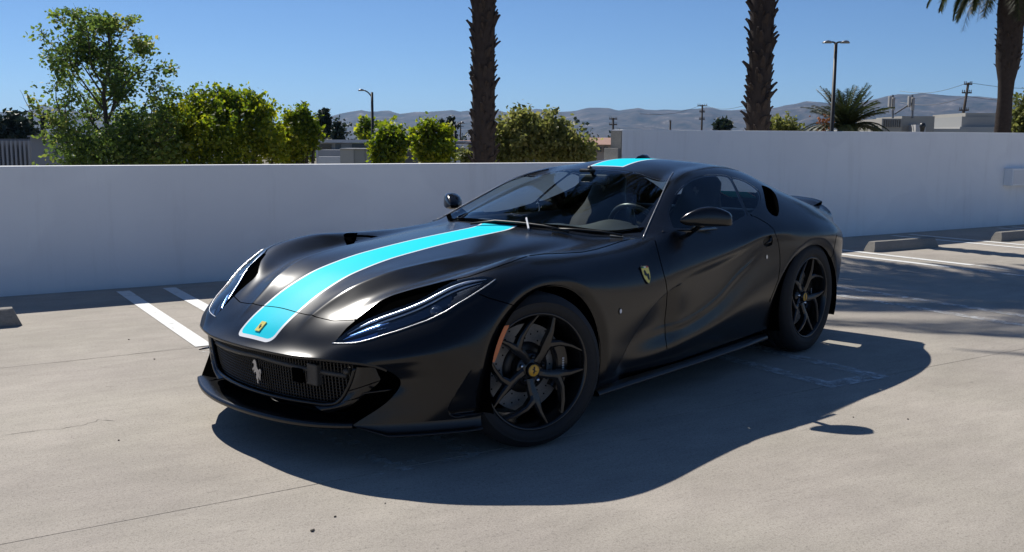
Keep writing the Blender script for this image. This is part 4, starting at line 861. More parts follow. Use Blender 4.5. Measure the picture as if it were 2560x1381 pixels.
lab[fm(f_dg) | ((f_dg(FC, FUV) < .010))] = 'window_trim'; lab[f_qg(FC, FUV) < .008] = 'window_trim'
lab[fm(f_ws)] = 'windscreen_border'; lab[f_ws(FC, FUV) < -.022] = 'windscreen'
lab[fm(f_rw)] = 'rear_window'; lab[fm(f_dg)] = 'side_window'; lab[fm(f_qg)] = 'quarter_window'
lab[fm(f_qv)] = 'quarter_vent'; lab[fm(f_hv)] = 'hood_vent'; lab[fm(f_handle)] = 'door_handle'
lab[fm(f_slit)] = 'headlight_slit'; lab[fm(f_head)] = 'headlight'
for nm in SEAMS:
    q = fm(f_seam(nm)) & ~np.isin(lab.astype(str), ['headlight', 'headlight_slit', 'side_window', 'windscreen', 'quarter_vent'])
    lab[q] = 'panel_gap'
lab[(arch_f(FC, 0) < 0) | (arch_f(FC, 1) < 0)] = 'none'
# smooth normals of the whole skin, kept on every panel
bm.verts.ensure_lookup_table(); bm.verts.index_update()
VCO = np.array([w.co[:] for w in bm.verts]); VN = np.array([w.normal[:] for w in bm.verts])
cen = VCO[:, 1] < 1e-4; VN[cen, 1] = 0; VN /= np.linalg.norm(VN, axis=1, keepdims=True)
FV = [[w.index for w in f.verts] for f in bm.faces]
_nv = len(VCO); BVH = BVHTree.FromPolygons([tuple(c) for c in VCO]+[(c[0], -c[1], c[2]) for c in VCO], [tuple(f) for f in FV]+[tuple(i+_nv for i in f) for f in FV])
def surf(x, y, off=0.0, far=False):
    """point of the photograph -> point on the body surface (near side, or mirrored far side) plus its normal"""
    d = ray(x, y); o = CP.copy()
    if far: d = d*[1, -1, 1]; o = o*[1, -1, 1]
    h, n, i, dist = BVH.ray_cast(Vector(o), Vector(d/np.linalg.norm(d)))
    if h is None: return None, None
    n = np.array(n); n = n if n@d < 0 else -n
    p = np.array(h)+n*off
    return (p*[1, -1, 1], n*[1, -1, 1]) if far else (p, n)
def panel(mask, side, inset=0.0):
    """faces under mask -> (verts, faces, normals); side: +1 left, -1 right, 0 both joined over the centre line"""
    ids = np.where(mask)[0]; out_v, out_f, out_n = [], [], []; off = 0
    for sgn in ((1, -1) if side == 0 else (side,)):
        used = {}; vs_ = []; ns = []
        for k in ids:
            for w in FV[k]:
                if w not in used: used[w] = len(vs_); vs_.append(VCO[w]-VN[w]*inset); ns.append(VN[w])
        fs = [[used[w]+off for w in FV[k]] for k in ids]
        if sgn < 0: fs = [f[::-1] for f in fs]
        a = np.array(vs_)*[1, sgn, 1]; n = np.array(ns)*[1, sgn, 1]
        out_v.append(a); out_n.append(n); out_f += fs; off += len(vs_)
    V = np.concatenate(out_v); N = np.concatenate(out_n)
    if side == 0:                                   # weld the centre line
        key = {}; mp = np.arange(len(V))
        for i in np.where(np.abs(V[:, 1]) < 1e-5)[0]:
            k = (round(V[i, 0], 5), round(V[i, 2], 5)); mp[i] = key.setdefault(k, i)
        out_f = [[int(mp[i]) for i in f] for f in out_f]
    return V, out_f, N
def panel_obj(name, mask, side, m, parent, inset=0.0):
    if not mask.any(): return None
    V, Fs, N = panel(mask, side, inset); me = bpy.data.meshes.new(name)
    me.from_pydata([tuple(v) for v in V], [], Fs); me.update()
    me.polygons.foreach_set('use_smooth', [True]*len(me.polygons))
    me.normals_split_custom_set_from_vertices([tuple(n) for n in N])
    return link(name, me, m, parent)
def recess_obj(name, mask, side, depth, m, parent, push=None):
    """the region pushed in as a pocket: floor plus walls round its rim"""
    V, Fs, N = panel(mask, side); n = len(V); Fl = V-(np.array(push, float) if push is not None else N)*depth
    cnt = {}
    for f in Fs:
        for i in range(len(f)):
            a, b = f[i], f[(i+1) % len(f)]; k = (min(a, b), max(a, b)); cnt[k] = None if k in cnt else (a, b)
    faces = [[i+n for i in f] for f in Fs]+[[e[0], e[1], e[1]+n, e[0]+n] for e in cnt.values() if e is not None]
    me = bpy.data.meshes.new(name); me.from_pydata([tuple(v) for v in np.concatenate([V, Fl])], [], faces); me.update()
    o = link(name, me, m, parent); autosmooth(o, 40); return o
# ================================================================== the car: materials and parts
def glass(name, tint, ior=1.5, rough=0.0, refl=(1, 1, 1)):
    if name in MATS: return MATS[name]
    m = bpy.data.materials.new(name); m.use_nodes = True; nt = m.node_tree; nt.nodes.clear()
    o = nt.nodes.new('ShaderNodeOutputMaterial'); mx = nt.nodes.new('ShaderNodeMixShader'); fr = nt.nodes.new('ShaderNodeFresnel')
    tr = nt.nodes.new('ShaderNodeBsdfTransparent'); gl = nt.nodes.new('ShaderNodeBsdfGlossy')
    geo = nt.nodes.new('ShaderNodeNewGeometry'); mr = nt.nodes.new('ShaderNodeMapRange'); mr.inputs[3].default_value = ior; mr.inputs[4].default_value = 1/ior
    nt.links.new(geo.outputs['Backfacing'], mr.inputs[0]); nt.links.new(mr.outputs[0], fr.inputs['IOR'])      # a thin pane: the same reflectance from both sides
    tr.inputs['Color'].default_value = (*tint, 1); gl.inputs['Roughness'].default_value = rough; gl.inputs['Color'].default_value = (*refl, 1)
    nt.links.new(fr.outputs[0], mx.inputs[0]); nt.links.new(tr.outputs[0], mx.inputs[1]); nt.links.new(gl.outputs[0], mx.inputs[2]); nt.links.new(mx.outputs[0], o.inputs[0])
    MATS[name] = m; return m
PAINT = mat('satin_black_paint', (.0050, .0052, .0062), .215, 0, .42, bump=(900, .02, .0004))
GLOSSB = mat('gloss_black', (.006, .006, .007), .07, 0, .5)
BLACKP = mat('black_plastic', (.012, .012, .012), .48, 0, .4, bump=(300, .08, .001))
VOID = mat('cavity_shade', (.0015, .0015, .0015), 1.0, 0, .0)  # near-black base puts the shade of deep openings into the colour
CYAN = mat('cyan_vinyl', (.0, .70, .84), .5, 0, .06)
WHITEV = mat('white_vinyl', (.80, .82, .84), .35)
RUBBER = mat('tyre_rubber', (.016, .016, .017), .72, 0, .35, noise=(60, .25), bump=(140, .12, .002))
RIMM = mat('satin_black_rim', (.014, .014, .015), .22, .3, .7)
CHROME = mat('polished_metal', (.78, .78, .80), .10, 1.0)
SILVER = mat('brushed_silver', (.62, .63, .65), .28, 1.0)
DISCM = mat('carbon_ceramic', (.20, .195, .185), .55, .25, .5, noise=(160, .35))
YELLOW = mat('badge_yellow', (.82, .68, .14), .35, 0, .5)
GOLD = mat('cap_yellow', (.72, .40, .05), .35, 0, .5)
BADGEK = mat('badge_black', (.01, .01, .01), .4)
ORANGE = mat('marker_orange', (.62, .17, .055), .25, 0, .5)
LEATHER = mat('black_leather', (.014, .014, .015), .55, 0, .4, bump=(240, .15, .001))
DASHM = mat('dash_leather', (.022, .024, .025), .48, 0, .45, bump=(240, .12, .001))
WSG = glass('windscreen_glass', (.82, .90, .88), refl=(.48, .53, .57)); SDG = glass('side_glass', (.93, .96, .95), refl=(.5, .55, .6)); LENS = glass('headlight_lens', (.90, .92, .95), 1.5)
car = empty('sports_car', (0, 0, 0), 0, 'satin black two-door sports car with a cyan racing stripe, parked on the concrete deck', 'car')
def L(n): return lab == n
SIDE = (1, -1)
# ---- skin panels
hood_o = panel_obj('hood', L('hood'), 0, PAINT, car); bumper_o = panel_obj('front_bumper', L('front_bumper'), 0, PAINT, car)
shell_o = panel_obj('body_shell', L('body_shell'), 0, PAINT, car)
for z, par in (('hood', hood_o), ('nose', bumper_o), ('roof', shell_o)):
    tag(panel_obj('stripe', L('stripe@'+z), 0, CYAN, par), 'cyan centre stripe')
    tag(panel_obj('stripe_border', L('stripe_border@'+z), 0, WHITEV, par), 'thin white edging of the stripe')
doors = {}
for s in SIDE:
    panel_obj('front_fender', L('fender'), s, PAINT, car); doors[s] = panel_obj('door', L('door'), s, PAINT, car)
    panel_obj('side_sill', L('side_sill'), s, PAINT, car)
    panel_obj('side_window', L('side_window'), s, SDG, car); panel_obj('quarter_window', L('quarter_window'), s, SDG, car)
    panel_obj('window_trim', L('window_trim'), s, GLOSSB, car, .002)
    recess_obj('quarter_vent', L('quarter_vent'), s, .07, VOID, car); recess_obj('hood_vent', L('hood_vent'), s, .035, VOID, car)
    recess_obj('door_handle', L('door_handle'), s, .018, BLACKP, doors[s])
    recess_obj('headlight_slit', L('headlight_slit'), s, .022, VOID, car, (0, 0, 1))
[panel_obj('rear_bumper_corner', L('rear_bumper'), s, PAINT, car) for s in SIDE]
panel_obj('windscreen', L('windscreen'), 0, WSG, car); panel_obj('windscreen_border', L('windscreen_border'), 0, GLOSSB, car, .001)
panel_obj('rear_window', L('rear_window'), 0, SDG, car)
panel_obj('panel_gap', L('panel_gap'), 0, VOID, car, .006)
def mir(P, s): return np.asarray(P, float)*[1, s, 1]
def surf_line(pts, off=.002, n=4):
    out = []
    for q in smooth_poly(pts, n, False):
        p, nn = surf(q[0], q[1], off)
        if p is not None: out.append(p)
    return out
# ---- head lights: clear lens over a dark pocket with reflector strips, added glint rods and a round projector
HL_LOW = HEADL[:15]; HL_UP = [HEADL[15:][i] for i in range(len(HEADL)-15)]
for s in SIDE:
    hl = recess_obj('headlight', L('headlight'), s, .045, mat('headlight_pocket', (.012, .013, .016), .25, .3, .5), car)
    panel_obj('lens', L('headlight'), s, LENS, hl)
    low = [mir(p, s) for p in surf_line(HL_LOW, .0015)]
    MB().tube(low, .0024, 6).build('chrome_edge', SILVER, hl, True)
    REFL = mat('reflector', (.80, .83, .88), .22, 1.0); upl = smooth_poly(HL_UP[::-1], 3, False); lol = smooth_poly(HL_LOW, 3, False)
    def ribbon(nm, t0, t1, a0, a1, d0, d1, m, n=36):
        """strip under the lens between two fractions of the way from its upper to its lower edge"""
        rows = []
        for t, d_ in zip(np.linspace(t0, t1, 5), np.linspace(d0, d1, 5)):
            row = []
            for u in np.linspace(a0, a1, n):
                li = lambda A: np.array([np.interp(u*(len(A)-1), np.arange(len(A)), A[:, c_]) for c_ in (0, 1)]); qa = li(upl); qb = li(lol); q = qa+(qb-qa)*t; p_, n_ = surf(q[0], q[1], -d_)
                row.append(mir(p_ if p_ is not None else row[-1]*[1, s, 1], s))
            rows.append(row)
        P = np.array(rows); P = gsm(P, 1.5, 1) if n > 12 else P
        o = link(nm, grid_mesh(P), m, hl, True); return o
    def rod(nm, t, a0, a1, d_, r, m):
        P = []
        for u in np.linspace(a0, a1, 40):
            li = lambda A: np.array([np.interp(u*(len(A)-1), np.arange(len(A)), A[:, c_]) for c_ in (0, 1)]); q = li(upl)*(1-t)+li(lol)*t; p_, n_ = surf(q[0], q[1], -d_)
            if p_ is not None: P.append(mir(p_, s))
        P = list(gsm(np.array(P), 2.0, 0)); w_ = np.linspace(0, 1, len(P)); MB().tube(P, list(r*np.clip(np.minimum(w_*6, (1-w_)*6), .25, 1)), 10).build(nm, m, hl, True)
    CHR = mat('glint_metal', (.60, .66, .74), .30, 1.0)
    rod('glint_rod', .13, .05, .92, .010, .0062, CHR); rod('glint_rod', .26, .10, .88, .017, .0035, CHR); rod('glint_rod', .40, .03, .30, .016, .006, mat('blue_sheen_metal', (.30, .55, 1.0), .2, 1.0))  # rods added under the lens to draw the sun glint and blue sheen
    ribbon('inner_reflector', .30, .55, .08, .66, .030, .042, mat('reflector_grey', (.10, .11, .13), .18, 1.0)); ribbon('inner_reflector', .62, .92, .05, .24, .020, .032, mat('sky_blue_reflector', (.06, .16, .38), .3, 1.0))  # blue of the front ribbon puts reflected sky into its colour
    for k in range(5): ribbon('reflector_rib', .40+.11*k, .45+.11*k, .70-.02*k, .90-.03*k, .016, .034, REFL, 16)
    p, nn = surf(1083, 770, -.035)
    ax = np.array([.80, .40, .22]); ax /= np.linalg.norm(ax); up = np.cross(ax, [0, 1, 0]); up /= np.linalg.norm(up); rt = np.cross(up, ax)
    pj = MB(); prof = [(.0, .022), (.016, .018), (.024, .008), (.027, -.004), (.033, -.004), (.033, -.03)]
    vs_, fs_ = [], []; n = 20
    for (r, h) in prof:
        for j in range(n):
            th = 2*math.pi*j/n; vs_.append(mir(p+ax*h+r*(rt*math.cos(th)+up*math.sin(th)), s))
    for i in range(len(prof)-1):
        for j in range(n): fs_.append((i*n+j, (i+1)*n+j, (i+1)*n+(j+1) % n, i*n+(j+1) % n))
    pj.add(vs_, fs_).build('projector', mat('projector_glass', (.03, .04, .06), .03, 0, .8, coat=1), hl, True)
# ---- front fascia (half profile mirrored)
def lipc(v):  # front edge of the skin at row position v
    i = int(round(v*NSP)); return S[min(i, NT-1), 0]
lv = np.linspace(0, 7.0, 60); LIP = np.array([S[min(int(round(v*NSP)), NT-1), 0] for v in lv])
def both(H):   # half curve -> full width curve, from right to left
    H = np.asarray(H, float); return np.concatenate([(H*[1, -1, 1])[:0:-1], H])
LIPF = both(LIP)
lg = np.stack([LIPF, LIPF+[.002, 0, -.007], LIPF+[-.004, 0, -.014], LIPF+[-.05, 0, -.020], LIPF+[-.09, 0, -.01]], 0)
link('nose_lip', grid_mesh(lg), PAINT, bumper_o, True)
fx = lambda y: .835-.374*y*y-.035*y**4
fz = lambda y: .242+.022*y*y+.048*y**4
# half outline of the grille opening at its lower frame: along the bottom then up the side
FRH = [(fx(y), y, fz(y)) for y in np.linspace(0, .40, 12)]
side_px = [(839,1009), (854,997), (865,980), (877,954), (888,918)]
def on_grille(x, y):   # ray against the leaning grille surface
    d = ray(x, y); ts = np.linspace(3, 7, 4001); P = CP+d*ts[:, None]
    k = np.clip((P[:, 2]-.24)/.22, -.3, 1.3)
    g = P[:, 0]-(.835-.374*P[:, 1]**2+.012*k); i = np.where((g[1:] < 0) & (g[:-1] >= 0))[0]
    return P[i[0]]
FRH += [tuple(on_grille(*q)) for q in side_px]
FRH = smooth_poly(FRH, 3, False); FRF = both(FRH)
MB().tube(FRF, .009, 8).build('grille_frame', PAINT, bumper_o, True)
# mesh of the grille: thin upright and level bars on a curved surface set back behind the lip
gx = lambda y, z: .815-.374*y*y-.035*y**4+.02*(z-.24)/.2
g = MB()
def gbar(P, r):
    g.tube(P, r, 4, False)
ymax_at = lambda z: np.interp(z, [p[2] for p in FRH[-16:]], [p[1] for p in FRH[-16:]])
for y in np.arange(-.56, .561, .0165):
    zb = np.interp(abs(y), [p[1] for p in FRH], [p[2] for p in FRH]); zt = .455
    if zt-zb < .02: continue
    lean = .06*np.sign(0)
    gbar([(gx(y, z), y, z) for z in np.linspace(zb, zt, 5)], .0026)
for z in np.arange(.252, .455, .0135):
    ym = max(.3, float(np.interp(z, [.242, .255, .29, .36, .46], [.35, .44, .49, .53, .565])))
    gbar([(gx(y, z), y, z) for y in np.linspace(-ym, ym, 26)], .0026)
gm = g.build('grille_mesh', mat('grille_black', (.012, .012, .012), .35, 0, .5), bumper_o); gm['kind'] = 'stuff'
# ducts and brackets seen behind the mesh
b = MB(); ys = np.linspace(-.60, .60, 20)
link('radiator', grid_mesh([[(gx(y, z)-.05, y, z) for y in ys] for z in (.20, .33, .47)]), VOID, bumper_o, True)
MB().tube([(gx(y, .405)-.006, y, .405-.05*abs(y)) for y in np.linspace(-.5, .5, 20)], .014, 8).build('crash_bar', mat('bar_grey', (.03, .03, .03), .5), bumper_o, True)
p = np.array(on_grille(780, 935)); MB().box((p[0]-.05, p[1]-.035, p[2]-.05), (p[0]+.004, p[1]+.035, p[2]+.045)).build('radar_sensor', mat('sensor_grey', (.035, .034, .032), .5), bumper_o, False, .006)
p = np.array(on_grille(742, 938)); MB().box((p[0]-.05, p[1]-.03, p[2]-.03), (p[0]+.003, p[1]+.03, p[2]+.03)).build('sensor_opening', VOID, bumper_o)
for q, yy in (((868, 935), 1), ((536, 842), -1)):
    MB().lathe([(0, .012), (.012, .010), (.016, 0), (.018, -.03)], 16, 'x', (gx(.50, .40)+.0, .50*yy, .40)).build('parking_sensor', mat('sensor_grey', (.035, .034, .032), .5), bumper_o, True)
# body-coloured pillars beside the grille and black side intakes
B_px = [(937,917), (946,938), (950,952), (930,972), (905,992), (870,1018), (820,1033)]
Bc = []
for q in B_px:
    d = ray(*q); ts = np.linspace(3, 7, 4001); P = CP+d*ts[:, None]; gg = P[:, 0]-(.865-.34*P[:, 1]**2-.08*P[:, 1]**4-.02); i = np.where((gg[1:] < 0) & (gg[:-1] >= 0))[0]; Bc.append(P[i[0]])
Bc = smooth_poly(Bc, 6, False)
Ac = smooth_poly([tuple(on_grille(*q)) for q in [(888,916), (877,954), (865,980), (854,997), (839,1009), (816,1012), (780,1009)]], 6, False)
m_ = min(len(Ac), len(Bc)); Ai = Ac[np.linspace(0, len(Ac)-1, 40).astype(int)]; Bi = Bc[np.linspace(0, len(Bc)-1, 40).astype(int)]
edge = np.array([S[int(round(v*NSP)), 0] for v in np.linspace(5.6, 10, 40)])
for s in SIDE:
    rows = [mir(Ai+(Bi-Ai)*t+np.array([.012, .006, 0])*math.sin(math.pi*t), s) for t in np.linspace(0, 1, 8)]
    link('grille_pillar', grid_mesh(rows), PAINT, bumper_o, True)
    rows = [mir(Bi+(edge-Bi)*t+np.array([-.09, -.03, 0])*math.sin(math.pi*min(1, t*1.0)), s) for t in np.linspace(0, 1, 8)]
    link('side_intake', grid_mesh(rows), VOID, bumper_o, True)
    f0, f1 = onplane(902, 985, (0, 1, 0), .625), onplane(978, 975, (0, 1, 0), .668)
    MB().hexa([mir(f0+[0, 0, -.004], s), mir(f1+[0, 0, -.004], s), mir(f1+[-.09, -.02, -.004], s), mir(f0+[-.07, 0, -.004], s)],
              [mir(f0+[0, 0, .003], s), mir(f1+[0, 0, .003], s), mir(f1+[-.09, -.02, .003], s), mir(f0+[-.07, 0, .003], s)]).build('intake_fin', PAINT, bumper_o, False, .002)
# lower tray and splitter lip
spx = lambda y: .929-.312*y*y-.236*y**4
spz = lambda y: .182+.112*y**4
ys = np.linspace(-.60, .60, 60)
prof = [(0, -.012), (.004, -.004), (.002, .006), (-.012, .010), (-.06, .006), (-.13, .004), (-.2, .012), (-.21, .075)]
link('splitter', grid_mesh([[(spx(y)+a, y*(1+.25*min(0, a)), spz(y)+h+(.006*math.exp(-(abs(y)-.16)**2/.008) if -.15 < a < -.05 else 0)) for y in ys] for a, h in prof]), PAINT, bumper_o, True)
link('splitter_underside', grid_mesh([[(spx(y)+a, y, spz(y)-.013+h) for y in ys] for a, h in ((0, 0), (-.3, -.02), (-.6, -.02))]), VOID, bumper_o, True)
# black lower lips under the bumper corners
R10 = np.array(ROWS[10], float)
for s in SIDE:
    xs_ = np.linspace(.775, .33, 28); top = [np.array([x, akima(R10[:, 0], R10[:, 1], np.array([x]))[0], akima(R10[:, 0], R10[:, 2], np.array([x]))[0]]) for x in xs_]
    rows = [[mir(p+np.array(o)*min(1, .12+i_/7), s) for i_, p in enumerate(top)] for o in ((-.01, -.02, .006), (-.014, -.022, -.040), (-.006, -.008, -.050), (.0, .004, -.054), (.0, .004, -.060), (-.03, -.10, -.062))]
    link('lower_lip', grid_mesh(rows), mat('lip_black', (.008, .008, .008), .3, 0, .5), bumper_o, True)
# ---- horse emblem outline (rearing, facing left), unit box
HORSE = [(.08,.90),(.02,.84),(.10,.82),(.20,.84),(.22,.74),(.14,.64),(.04,.60),(.06,.50),(.12,.54),(.22,.58),(.28,.54),(.20,.46),(.24,.38),(.30,.46),(.40,.48),(.50,.36),(.46,.24),(.56,.16),(.62,.02),(.72,.00),(.68,.10),(.66,.22),(.74,.30),(.84,.20),(.92,.14),(.90,.24),(.80,.36),(.76,.46),(.86,.56),(.98,.46),(.96,.60),(.86,.66),(.74,.58),(.62,.62),(.50,.72),(.44,.86),(.36,.96),(.24,1.0),(.14,.96)]
def decal(name, poly, c, rt, up, nrm, thick, m, parent):
    """flat raised shape: 2-D polygon in metres laid on a tangent frame"""
    n = len(poly); c = np.array(c); V = [c+rt*a+up*b_ for a, b_ in poly]; V2 = [v+nrm*thick for v in V]
    bmx = bmesh.new(); lo = [bmx.verts.new(v) for v in V]; hi = [bmx.verts.new(v) for v in V2]
    bmx.faces.new(hi); [bmx.faces.new((lo[i], lo[(i+1) % n], hi[(i+1) % n], hi[i])) for i in range(n)]
    bmesh.ops.triangulate(bmx, faces=[f for f in bmx.faces if len(f.verts) > 4])
    bmesh.ops.recalc_face_normals(bmx, faces=bmx.faces[:]); me = bpy.data.meshes.new(name); bmx.to_mesh(me); bmx.free(); return link(name, me, m, parent)
def frame_of(n, upref=(0, 0, 1)):
    n = np.array(n)/np.linalg.norm(n); up = np.array(upref, float)-n*(np.array(upref)@n); up /= np.linalg.norm(up); return np.cross(up, n), up, n
def sc(poly, w, h, ox=0, oy=0): return [((x-.5)*w+ox, (y-.5)*h+oy) for x, y in poly]
p = np.array([gx(0, .336)+.012, 0, .336])
decal('grille_horse', sc(HORSE, .070, .104), p, *frame_of((1, 0, .05)), .006, mat('emblem_silver', (.42, .42, .43), .32, .9), bumper_o)
p, nn = surf(652, 817, .001); rt, up, nn = frame_of((nn[0], 0, nn[2]), (-1, 0, .8)); rt = np.array([0, 1., 0])
p = p*[1, 0, 1]
decal('nose_badge', [(-.017, -.027), (.017, -.027), (.017, .027), (-.017, .027)], p, rt, up, nn, .004, YELLOW, bumper_o)
decal('nose_badge_horse', sc(HORSE, .016, .026, 0, -.002), p, rt, up, nn, .0055, BADGEK, bumper_o)
SHIELD = [(-.5,.42),(-.25,.5),(.25,.5),(.5,.42),(.5,.1),(.42,-.15),(.25,-.35),(0,-.5),(-.25,-.35),(-.42,-.15),(-.5,.1)]
for s in SIDE:
    p, nn = surf(1615, 688, .001); rt, up, n_ = frame_of(mir(nn, s)); p = mir(p, s)
    fb = bpy.data.objects['front_fender'] if s > 0 else bpy.data.objects['front_fender.001']
    decal('shield_edge', [(x*.072, y*.100) for x, y in SHIELD], p, rt, up, n_, .003, BADGEK, fb)
    decal('shield_badge', [(x*.062, y*.090) for x, y in SHIELD], p, rt, up, n_, .004, YELLOW, fb)
    decal('shield_horse', sc(HORSE, .040, .056, 0, -.002), p, rt, up, n_, .005, BADGEK, fb)
    for k, c in enumerate([(.02, .22, .06), (.75, .75, .72), (.45, .03, .03)]):
        x0 = -.028+k*.0187; decal('shield_band', [(x0, .036), (x0+.0187, .036), (x0+.0187, .043), (x0, .043)], p, rt, up, n_, .0046, mat('band%d' % k, c, .4), fb)
    p, nn = surf(1550.5, 778.5, .0005); rt, up, n_ = frame_of(mir(nn, s)); p = mir(p, s)
    circ = [(math.cos(t), math.sin(t)) for t in np.linspace(0, 2*math.pi, 18, endpoint=False)]
    decal('repeater_ring', [(x*.0125, y*.0165) for x, y in circ], p, rt, up, n_, .002, BADGEK, fb)
    decal('repeater_lamp', [(x*.008, y*.0105) for x, y in circ], p, rt, up, n_, .004, mat('lamp_white', (.8, .8, .8), .2), fb)
    p, nn = surf(1916.5, 642.5, .0005); rt, up, n_ = frame_of(mir(nn, s)); p = mir(p, s)
    decal('door_lock', [(x*.009, y*.012) for x, y in circ], p, rt, up, n_, .003, SILVER, doors[s])
    h0, nn = surf(1912, 612, .002); h1, _ = surf(1928, 594, .002)
    MB().tube([mir(h0+nn*-.004, s), mir((h0+h1)/2+nn*.010, s), mir(h1+nn*-.004, s)], [.006, .010, .005], 8).build('handle_lever', PAINT, doors[s], True)
    # orange side marker on the wheel-arch edge
    la = [surf(*q, .002) for q in [(1257,815), (1243,848), (1232,880), (1225,904)]]; ra = [surf(*q, .002) for q in [(1270,813), (1256,846), (1244,880), (1233,906)]]
    if all(a[0] is not None for a in la+ra):
        V = [mir(a[0], s) for a in la]+[mir(a[0], s) for a in ra]+[mir(a[0]+a[1]*.006, s) for a in la]+[mir(a[0]+a[1]*.006, s) for a in ra]
        MB().add(V, [(8+i, 9+i, 13+i, 12+i) for i in range(3)]+[(i, i+1, 9+i, 8+i) for i in range(3)]+[(4+i, 5+i, 13+i, 12+i) for i in range(3)]+[(0, 4, 12, 8), (3, 7, 15, 11)]).build('side_marker', ORANGE, fb, False)
    # windscreen pillar trim
    MB().tube([mir(q, s) for q in surf_line([(1607,597), (1628,548), (1650,499), (1670,455), (1683,432)], .003)], .0032, 6).build('pillar_trim', mat('trim_grey', (.30, .30, .31), .3, .8), car, True)
# ---- wheel arches and floor
for k, (cx, cz, rx, rz) in enumerate(ARCH):
    for s in SIDE:
        th = np.linspace(-.35, math.pi+.35, 40); rows = []
        for yy, g_ in ((.953, 1.010), (.93, 1.008), (.905, 1.02), (.60, 1.05), (.52, 1.05)):
            rows.append([(cx+rx*g_*math.cos(t), yy*s, cz+rz*g_*math.sin(t)) for t in th])
        link('wheel_arch_liner', grid_mesh(rows), VOID, car, True)
        MB().prism([(cx+rx*1.05*math.cos(t), cz+rz*1.05*math.sin(t)) for t in th], 'y', .50*s, .515*s).build('wheel_well', VOID, car)
MB().box((-3.45, -.70, .13), (.42, .70, .20)).build('floor_pan', VOID, car)
MB().box((-2.27, -.893, .150), (-.47, .893, .178)).build('sill_light_block', VOID, car)  # unseen box added to stop light leaking down past the sills
MB().box((-.85, -.50, .20), (.50, .50, .62)).build('engine_block', VOID, car)
# side skirts
for s in SIDE:
    xs = np.linspace(-.44, -2.22, 40)
    top = lambda x: .168+.012*sstep(-x, 1.2, 2.1)
    prof = [(-.03, .01), (.012, .0), (.030, -.012), (.034, -.020), (.028, -.028), (-.05, -.030)]
    rows = [[(x, s*(np.interp(-x, [.4, 1.2, 2.2], [.912, .90, .905])+a*(1 if x > -1.9 else max(.2, 1-(-1.9-x)*2.2))), top(x)+h) for x in xs] for a, h in prof]
    link('side_skirt', grid_mesh(rows), mat('lip_black', (.008, .008, .008), .3, 0, .5), car, True)
# ---- rear end: panel, spoiler edge, tail lamps
tail = S[:, -1]; tl = both(tail)
rear = MB(); c = np.array([-3.60, 0, .55]); n = len(tl)
inner_ = c+(tl-c)*np.array([1, .93, .90])+[.05, 0, 0]
link('rear_panel', grid_mesh(np.stack([tl, inner_, c+(inner_-c)*[1, .5, .5], c+(inner_-c)*[1, .02, .02]], 0)), PAINT, car, True)
for s in SIDE:
    for yy in (.50, .66):
        MB().lathe([(0, -3.66), (.045, -3.655), (.055, -3.64), (.058, -3.58)], 24, 'x', (0, yy*s, .70)).build('tail_lamp', mat('tail_red', (.35, .01, .01), .15), car, True)
sp = S[:int(3.2*NSP), -1]; spf = both(sp)
link('spoiler', grid_mesh(np.stack([spf+[.16, 0, -.012], spf+[.05, 0, .008], spf+[-.01, 0, .022], spf+[-.022, 0, .014], spf+[-.0, 0, -.03]], 0)), mat('spoiler_black', (.007, .007, .008), .22, 0, .5), car, True)
# shark fin on the roof
p = onplane(1604, 396, (0, 1, 0), 0.0); hz = None
zr = float(np.interp(2.15, -S[0, :, 0], S[0, :, 2]))
V = []
for (x, w, z) in [(-2.07, .004, 0), (-2.10, .022, .016), (-2.15, .026, .026), (-2.20, .020, .024), (-2.24, .004, .0)]:
    V.append([(x, -w, zr-.004), (x, -w*.6, zr+z*.7), (x, 0, zr+z), (x, w*.6, zr+z*.7), (x, w, zr-.004)])
link('roof_antenna', grid_mesh(V), GLOSSB, car, True)
